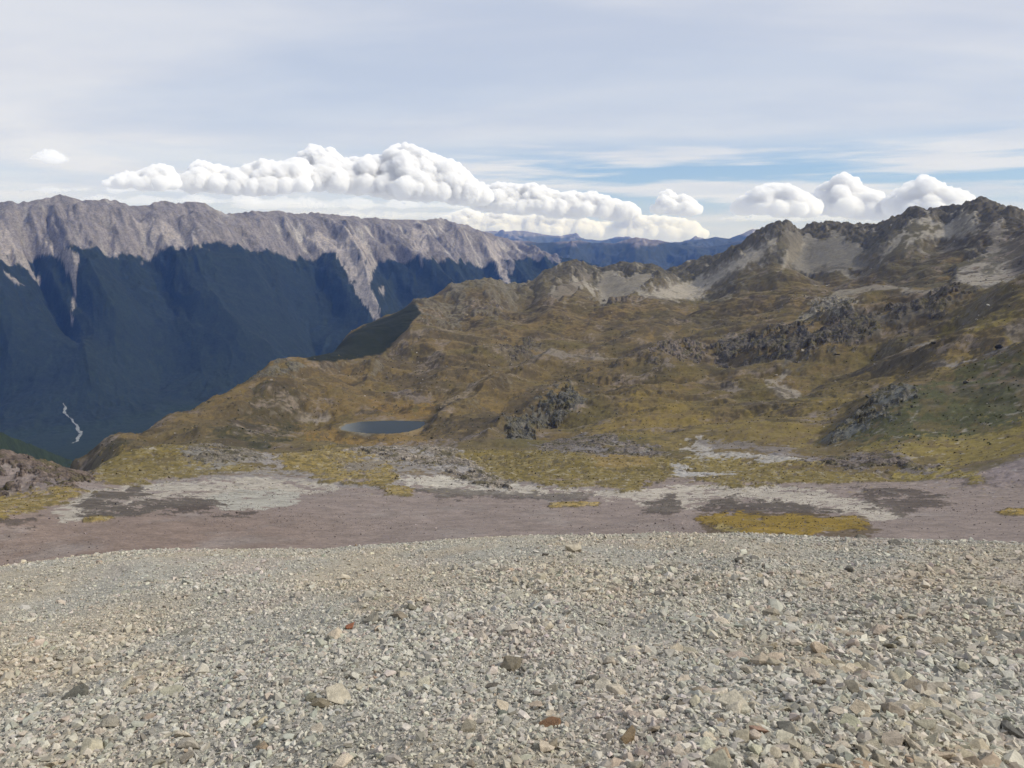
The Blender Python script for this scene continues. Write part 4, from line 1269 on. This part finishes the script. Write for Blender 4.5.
def rot_mats(n, rng, tilt):
    a_ = rng.uniform(0, 2 * np.pi, n)
    tx_, ty_ = rng.normal(0, tilt, n), rng.normal(0, tilt, n)
    ca, sa = np.cos(a_), np.sin(a_)
    Rz = np.zeros((n, 3, 3)); Rz[:, 0, 0] = ca; Rz[:, 0, 1] = -sa; Rz[:, 1, 0] = sa; Rz[:, 1, 1] = ca; Rz[:, 2, 2] = 1
    Rx = np.zeros((n, 3, 3)); Rx[:, 0, 0] = 1; Rx[:, 1, 1] = np.cos(tx_); Rx[:, 1, 2] = -np.sin(tx_); Rx[:, 2, 1] = np.sin(tx_); Rx[:, 2, 2] = np.cos(tx_)
    Ry = np.zeros((n, 3, 3)); Ry[:, 1, 1] = 1; Ry[:, 0, 0] = np.cos(ty_); Ry[:, 0, 2] = np.sin(ty_); Ry[:, 2, 0] = -np.sin(ty_); Ry[:, 2, 2] = np.cos(ty_)
    return Ry @ Rx @ Rz


def scatter(protos, pos, size, R, col, which):
    """many small pieces as one body"""
    VV, FF, CC, off = [], [], [], 0
    for k_, (v_, f_) in enumerate(protos):
        s_ = np.nonzero(which == k_)[0]
        if not len(s_):
            continue
        w = np.einsum('nij,vj->nvi', R[s_], v_) * size[s_, None, None] + pos[s_, None, :]
        nv = len(v_)
        FF.append((f_[None] + (off + np.arange(len(s_)) * nv)[:, None, None]).reshape(-1, 3))
        VV.append(w.reshape(-1, 3))
        CC.append(np.repeat(col[s_], nv, 0))
        off += len(s_) * nv
    return np.concatenate(VV), np.concatenate(FF), np.concatenate(CC)


def near_positions(n, d0, d1, rng, amax=0.72):
    a_ = rng.uniform(-amax, amax, n)
    d_ = np.sqrt(rng.uniform(d0 * d0, d1 * d1, n))
    return a_, d_


def coarse(X, Y):
    """how coarse the scree lies: finer at left, blocky at right, in drifts running down the slope"""
    c_ = 0.5 + 0.9 * fbm(X / 3.0, Y / 6.5, 3, 150) + 0.42 * sstep(X / np.maximum(Y, 1), -0.35, 0.45)
    return np.clip(c_, 0, 1.3)


def stone_colour(X, Y, rng):
    n_ = len(X)
    c_ = scree_tint(X, Y)
    c_ = c_ * rng.normal(1.0, 0.17, (n_, 1)).clip(.5, 1.5)
    u_ = rng.random(n_)
    for lo_, hi_, cc_, k_ in ((0, .045, (.16, .142, .115), .8), (.045, .055, (.32, .22, .14), .6), (.055, .15, (.50, .46, .38), .8), (.15, .20, (.39, .315, .25), .6), (.20, .27, (.31, .305, .245), .7)):
        m_ = (u_ >= lo_) & (u_ < hi_)
        c_[m_] = lerp(c_[m_], C3(cc_), k_)
    return c_ * rng.normal(1, .02, (n_, 3)).clip(.8, 1.2)


rng = np.random.default_rng(3)
zones = [(56000, 2.6, 8.0, .78), (64000, 8.0, 14.5, .78), (84000, 14.5, 27.5, .72)]
A_, D_, S_ = [], [], []
for n_, d0, d1, k_ in zones:
    a_, d_ = near_positions(n_, d0, d1, rng)
    x_, y_ = d_ * np.sin(a_), d_ * np.cos(a_)
    cs = coarse(x_, y_)
    sz = 0.5 * 0.038 * k_ * np.exp(rng.normal(0, 0.52, n_)) * (0.44 + 0.92 * cs)
    big = rng.random(n_) < 0.012
    sz[big] *= rng.uniform(1.4, 2.3, big.sum())
    A_.append(a_); D_.append(d_); S_.append(np.clip(sz, 0.008, 0.11))
A_, D_, S_ = map(np.concatenate, (A_, D_, S_))
X_, Y_ = D_ * np.sin(A_), D_ * np.cos(A_)
Z_ = h_near(A_, D_)
c_ = stone_colour(X_, Y_, rng)
R_ = rot_mats(len(X_), rng, 0.45)
# the 300 that would show largest become stones of their own
inside = (np.abs(A_) < 0.60) & (D_ > 3.9) & (D_ < 23)
show = np.where(inside, S_ / np.hypot(D_, Z_), 0)
N_SINGLE = 262
top = np.argsort(-show)[:N_SINGLE]
rest = np.ones(len(X_), bool)
rest[top] = False
protos = stone_protos(22, 4, 13)
which = rng.integers(0, len(protos), len(X_))
pos = np.stack([X_, Y_, Z_ + S_ * rng.uniform(0.02, 0.45, len(S_))], -1)
VV, FF, CC = scatter(protos, pos[rest], S_[rest], R_[rest], c_[rest], which[rest])
gravel = mesh_obj('gravel', VV, FF, M_STONE, CC)
tag(gravel, 'loose angular gravel covering the foreground scree slope', 'gravel', kind='stuff')

# single stones: a few worn shapes, copied
STONE_MESH = []
def stone_mesh(v_, f_, seed):
    bm_ = bmesh.new()
    vs = [bm_.verts.new(q) for q in v_]
    for q in f_:
        bm_.faces.new([vs[i] for i in q])
    bmesh.ops.dissolve_limit(bm_, angle_limit=0.16, verts=bm_.verts[:], edges=bm_.edges[:])
    bmesh.ops.bevel(bm_, geom=bm_.edges[:], offset=0.035, segments=1, affect='EDGES', profile=0.5)
    bmesh.ops.triangulate(bm_, faces=bm_.faces[:])
    bmesh.ops.subdivide_edges(bm_, edges=bm_.edges[:], cuts=1, use_grid_fill=True)
    r_ = np.random.default_rng(seed)
    for v in bm_.verts:
        v.co *= 1 + 0.035 * float(perlin(v.co.x * 3 + seed, v.co.y * 3 + v.co.z * 2, 4))
    m_ = bpy.data.meshes.new('stone')
    bm_.to_mesh(m_); bm_.free()
    m_.materials.append(M_ROCK)
    return m_


for i, (v_, f_) in enumerate(stone_protos(12, 21, 15, (.42, .75))):
    STONE_MESH.append(stone_mesh(v_, f_, i))
FLAT_MESH = [stone_mesh(v_, f_, 40 + i) for i, (v_, f_) in enumerate(stone_protos(5, 33, 14, (.2, .32)))]


def put_stone(x, y, z, r_, rot, colr_, label, group=None, cat='stone', name='stone', meshes=STONE_MESH):
    o = bpy.data.objects.new(name, random.choice(meshes))
    COL.objects.link(o)
    o.location = (x, y, z)
    o.rotation_euler = rot
    o.scale = (r_, r_, r_)
    o.color = (float(colr_[0]) * 1.12, float(colr_[1]) * 1.06, float(colr_[2]) * .96, 1)
    return tag(o, label, cat, group)


SHADE = lambda c3: ('dark grey' if sum(c3) < .54 else 'rust brown' if c3[0] > 1.55 * c3[1] else 'pinkish' if c3[0] > 1.21 * c3[1] and c3[2] > .6 * c3[1] else 'ochre tan' if c3[0] > 1.17 * c3[1]
                    else 'pale' if sum(c3) > 1.04 else 'grey green' if c3[1] >= .985 * c3[0] else 'sandy grey')
for i in top:
    c3 = c_[i] if (c_[i].sum() > .3) else c_[i] * 1.2
    flat_ = i % 3 == 0
    lab = f"{SHADE(c3)} {'flat slab' if flat_ else 'angular'} stone lying loose on the pale scree slope"
    put_stone(X_[i], Y_[i], Z_[i] + S_[i] * (.12 if flat_ else .28), S_[i] * (1.2 if flat_ else 1.0), (random.gauss(-.3, .22), random.gauss(0, .3), random.random() * 6.28), c3, lab, 'larger loose stones of the scree slope',
              meshes=FLAT_MESH if flat_ else STONE_MESH)


def near_at(px, py):
    a_, t_ = ray(px, py)
    d_ = np.linspace(3, 26, 3000)
    tt_ = h_near(np.full_like(d_, a_), d_) / d_
    h_ = np.nonzero(tt_ >= t_)[0]
    k_ = d_[h_[0]] if len(h_) else 24.0
    return float(k_ * np.sin(a_)), float(k_ * np.cos(a_)), float(h_near(np.array([float(a_)]), np.array([k_]))[0])


KEY_STONES = [   # photo position, half width in px, colour, label
    (574, 552, 11, (.37, .345, .29), 'large pale block near the crest with a shaded left face'),
    (545, 556, 4, (.12, .11, .10), 'small dark stone left of the pale block near the crest'),
    (515, 600, 15, (.36, .35, .30), 'long flat pale slab in the middle of the scree below the pale block'),
    (535, 593, 5, (.2, .17, .14), 'brown stone touching the end of the long flat pale slab'),
    (350, 628, 4.5, (.26, .115, .07), 'bright rusty red stone on the scree left of centre'),
    (402, 619, 9, (.22, .195, .16), 'brown upright block right of the rusty red stone'),
    (372, 622, 8, (.23, .22, .19), 'grey stone between the rusty red stone and the brown block'),
    (655, 596, 9, (.20, .19, .175), 'thin dark slab standing on edge, tilted left'),
    (511, 668, 10, (.17, .155, .125), 'dark wedge shaped stone standing on end in the centre foreground'),
    (492, 691, 8, (.13, .12, .105), 'dark low stone below the wedge shaped stone'),
    (502, 716, 8, (.15, .165, .145), 'dark green grey stone in the bottom centre'),
    (553, 727, 12, (.22, .135, .085), 'reddish brown slab at the bottom centre'),
    (604, 690, 10, (.40, .38, .33), 'pale rounded block right of centre'),
    (628, 742, 12, (.22, .17, .11), 'brown pyramid shaped stone at bottom right of centre'),
    (880, 633, 10, (.38, .33, .285), 'pinkish block on the right slope with a dark left side'),
    (737, 661, 14, (.37, .32, .28), 'broad pinkish pale slab among the coarse stones at right'),
    (757, 682, 10, (.33, .31, .27), 'pale tilted slab below the broad pinkish slab'),
    (848, 571, 5, (.12, .12, .11), 'small dark stone alone under the yellow grass patch at right'),
    (739, 562, 5, (.13, .125, .11), 'small dark stone left of the lone dark one on the upper right scree'),
    (1000, 562, 6, (.09, .09, .088), 'dark flat stone at the upper right edge of the scree'),
    (1006, 639, 12, (.17, .17, .16), 'dark overhanging slab at the right edge'),
    (1008, 735, 12, (.12, .12, .115), 'dark angular stone in the bottom right corner'),
    (788, 733, 12, (.14, .14, .13), 'dark triangular stone among pale blocks at bottom right'),
    (757, 733, 9, (.28, .19, .15), 'red tinged stone left of the dark triangular stone'),
    (722, 762, 10, (.36, .29, .215), 'orange tan stone at the bottom edge right of centre'),
    (78, 697, 14, (.13, .13, .115), 'long narrow dark slab lying at lower left'),
    (190, 634, 9, (.17, .17, .155), 'dark grey flat stone in the left middle of the scree'),
    (323, 706, 10, (.19, .17, .13), 'brownish stone beside the pale boulder at lower left of centre'),
    (340, 700, 13, (.42, .395, .33), 'pale boulder half buried at lower left of centre'),
    (335, 640, 12, (.42, .375, .31), 'wide pale pinkish boulder left of the brown upright block'),
    (190, 747, 9, (.37, .35, .31), 'pale stone at the bottom left edge'),
    (860, 530.5 + 6, 7, (.13, .125, .11), 'dark stone on the crest under the right end of the yellow patch'),
    (893, 545, 8, (.15, .145, .13), 'flat dark stones ledge close below the crest at right'),
    (970, 596, 8, (.18, .17, .145), 'brown grey slab on the right slope below the dark flat stone'),
]
for px, py, hw, colr_, lab in KEY_STONES:
    x, y, z = near_at(px, py)
    r_ = hw * math.sqrt(x * x + y * y + z * z) / FPX
    fl = 'slab' in lab or 'flat' in lab
    edge = 'on edge' in lab
    put_stone(x, y, z + r_ * (.1 if fl else .32), r_, (1.1 if edge else random.gauss(-.25, .15), random.gauss(0, .2), random.random() * 6.28), colr_, lab, None, 'stone', 'stone', FLAT_MESH if fl else STONE_MESH)

# ---------------------------------------------------------------- boulders, rubble and shrubs over the basin
BOULDERS = [(998, 352, 4, (.055, .055, .05), 'lone dark boulder on the right skyline of the green spur'), (882, 381, 2.2, (.045, .045, .04), 'black rock on the brow of the green slope'),
            (966, 380, 3, (.05, .05, .045), 'dark rock below the grey scree tongue at right'), (989, 305, 2.2, (.45, .43, .38), 'white boulder on the grassy flank at far right'),
            (977, 319, 1.6, (.4, .38, .33), 'pale boulder below the white one at far right'), (208, 391, 2, (.05, .05, .045), 'dark rock on the golden spur'), (828, 282, 2, (.4, .38, .34), 'pale boulder under the peak scree'),
            (776, 371, 2, (.38, .35, .3), 'pale boulder above the small scree patch'), (686, 385, 2.4, (.05, .045, .04), 'dark rock on the slope left of the small scree patch'),
            (803, 353, 2.0, (.40, .37, .31), 'pale upright boulder under the dark rock band'), (933, 351, 2.4, (.05, .05, .045), 'dark rock beside the upper grey scree tongue'),
            (954, 326, 2.2, (.06, .055, .05), 'dark rock on the olive flank at right'), (560, 430, 1.8, (.06, .055, .05), 'dark stone at the foot of the cliff right of the tarn'),
            (868, 395, 2.2, (.05, .05, .042), 'dark rock at the top of the slanting rib')]
for px, py, hw, colr_, lab in BOULDERS:
    a_, l_ = on_ground(px, py)
    d_ = math.exp(l_)
    z = float(basin_z(np.array([a_]), np.array([l_]))[0])
    r_ = hw * d_ / FPX
    put_stone(d_ * math.sin(a_), d_ * math.cos(a_), z + .3 * r_, r_, (random.gauss(0, .3), random.gauss(0, .3), random.random() * 6), colr_, lab, None, 'boulder', 'boulder')


def basin_scatter(n, d0, d1, rng, power=1.0):
    a_ = rng.uniform(-0.64, 0.64, n)
    l_ = rng.uniform(math.log(d0), math.log(d1), n)
    return a_, l_


rng = np.random.default_rng(8)
P6 = stone_protos(8, 61, 9, (.6, .9))
a_, l_ = basin_scatter(30000, 138, 1900, rng)
a2_, l2_ = basin_scatter(16000, 136, 275, rng)
a_, l_ = np.concatenate([a_, a2_]), np.concatenate([l_, l2_])
d_ = np.exp(l_)
x_, y_ = d_ * np.sin(a_), d_ * np.cos(a_)
dens = 0.25 + 0.75 * sstep(fbm(x_ / 50, y_ / 50, 3, 160), .0, .4)
k_ = (rng.random(len(a_)) < dens)
z_ = basin_z(a_, l_)
k_ &= z_ > -240
inlake = (poly_sd(a_ * FPX, l_ * KL, TARN_P) > -1.5) | (poly_sd(a_ * FPX, l_ * KL, chart_poly([(312, 357), (345, 340), (380, 323), (408, 308), (414, 312), (402, 328), (391, 338), (361, 350)])) > -9)
k_ &= ~inlake
a_, l_, d_, x_, y_, z_ = [q[k_] for q in (a_, l_, d_, x_, y_, z_)]
sz = np.clip(0.00055 * d_ * np.exp(rng.normal(0, .5, len(d_))), 0.08, 2.2)
sz = np.where(d_ < 270, sz * .8, sz)
cl = C3((.20, .18, .16)) * rng.normal(1, .35, (len(d_), 1)).clip(.3, 2.0)
cl = np.where((d_ < 270)[:, None], C3((.22, .182, .168)) * rng.normal(1, .38, (len(d_), 1)).clip(.3, 2.0), cl)
VV, FF, CC = scatter(P6, np.stack([x_, y_, z_ + .2 * sz], -1), sz, rot_mats(len(d_), rng, .4), cl, rng.integers(0, 8, len(d_)))
rub = mesh_obj('rubble', VV, FF, M_CRAG, CC)
tag(rub, 'scattered rubble over the bench and hillsides', 'rubble', kind='stuff')

# tussock and low scrub clumps
SHR = [((.040, .042, .018), 9000, 380, 1500, 0.0011, 'dark'), ((.13, .098, .042), 16000, 150, 1300, 0.0009, 'tussock')]
VVs, FFs, CCs, off = [], [], [], 0
for colr_, n_, d0, d1, k0, kind in SHR:
    a_, l_ = basin_scatter(n_, d0, d1, rng)
    d_ = np.exp(l_)
    x_, y_ = d_ * np.sin(a_), d_ * np.cos(a_)
    z_ = basin_z(a_, l_)
    ch = Chart(a_, l_)
    if kind == 'dark':
        w_ = 0.18 * sstep(fbm(x_ / 60, y_ / 60, 3, 170), .0, .4)
        for (nm, _p, _c, op, jag, soft), P in zip(PATCH, PATCH_P):
            if nm in ('dgreen', 'dark'):
                w_ = np.maximum(w_, ch.mask(P, 4, 3, True) * (0.8 if nm == 'dgreen' else .5))
    else:
        w_ = 0.30 * sstep(l_, math.log(330), math.log(420))
        for (nm, _p, _c, op, jag, soft), P in zip(PATCH, PATCH_P):
            if nm in ('yel', 'gold', 'golden'):
                w_ = np.maximum(w_, ch.mask(P, 2, 1.5, True) * .9)
            if nm in ('scree', 'scrub', 'pale', 'stream'):
                w_ = w_ * (1 - ch.mask(P, 2, 1.5, True))
    k_ = (rng.random(n_) < w_) & (z_ > -235) & ~(poly_sd(a_ * FPX, l_ * KL, TARN_P) > -1.5)
    x_, y_, z_, d_ = [q[k_] for q in (x_, y_, z_, d_)]
    sz = np.clip(k0 * d_ * np.exp(rng.normal(0, .35, len(d_))), .12, 1.6)
    cl = C3(colr_) * rng.normal(1, .25, (len(d_), 1)).clip(.4, 1.7)
    VV, FF, CC = scatter(P6, np.stack([x_, y_, z_ + .1 * sz], -1), sz, rot_mats(len(d_), rng, .3), cl, rng.integers(0, 8, len(d_)))
    VVs.append(VV); FFs.append(FF + off); CCs.append(CC)
    off += len(VV)
veg = mesh_obj('vegetation', np.concatenate(VVs), np.concatenate(FFs), M_PLANT, np.concatenate(CCs))
tag(veg, 'tussock clumps and low dark shrubs over the basin', 'ground cover', kind='stuff')
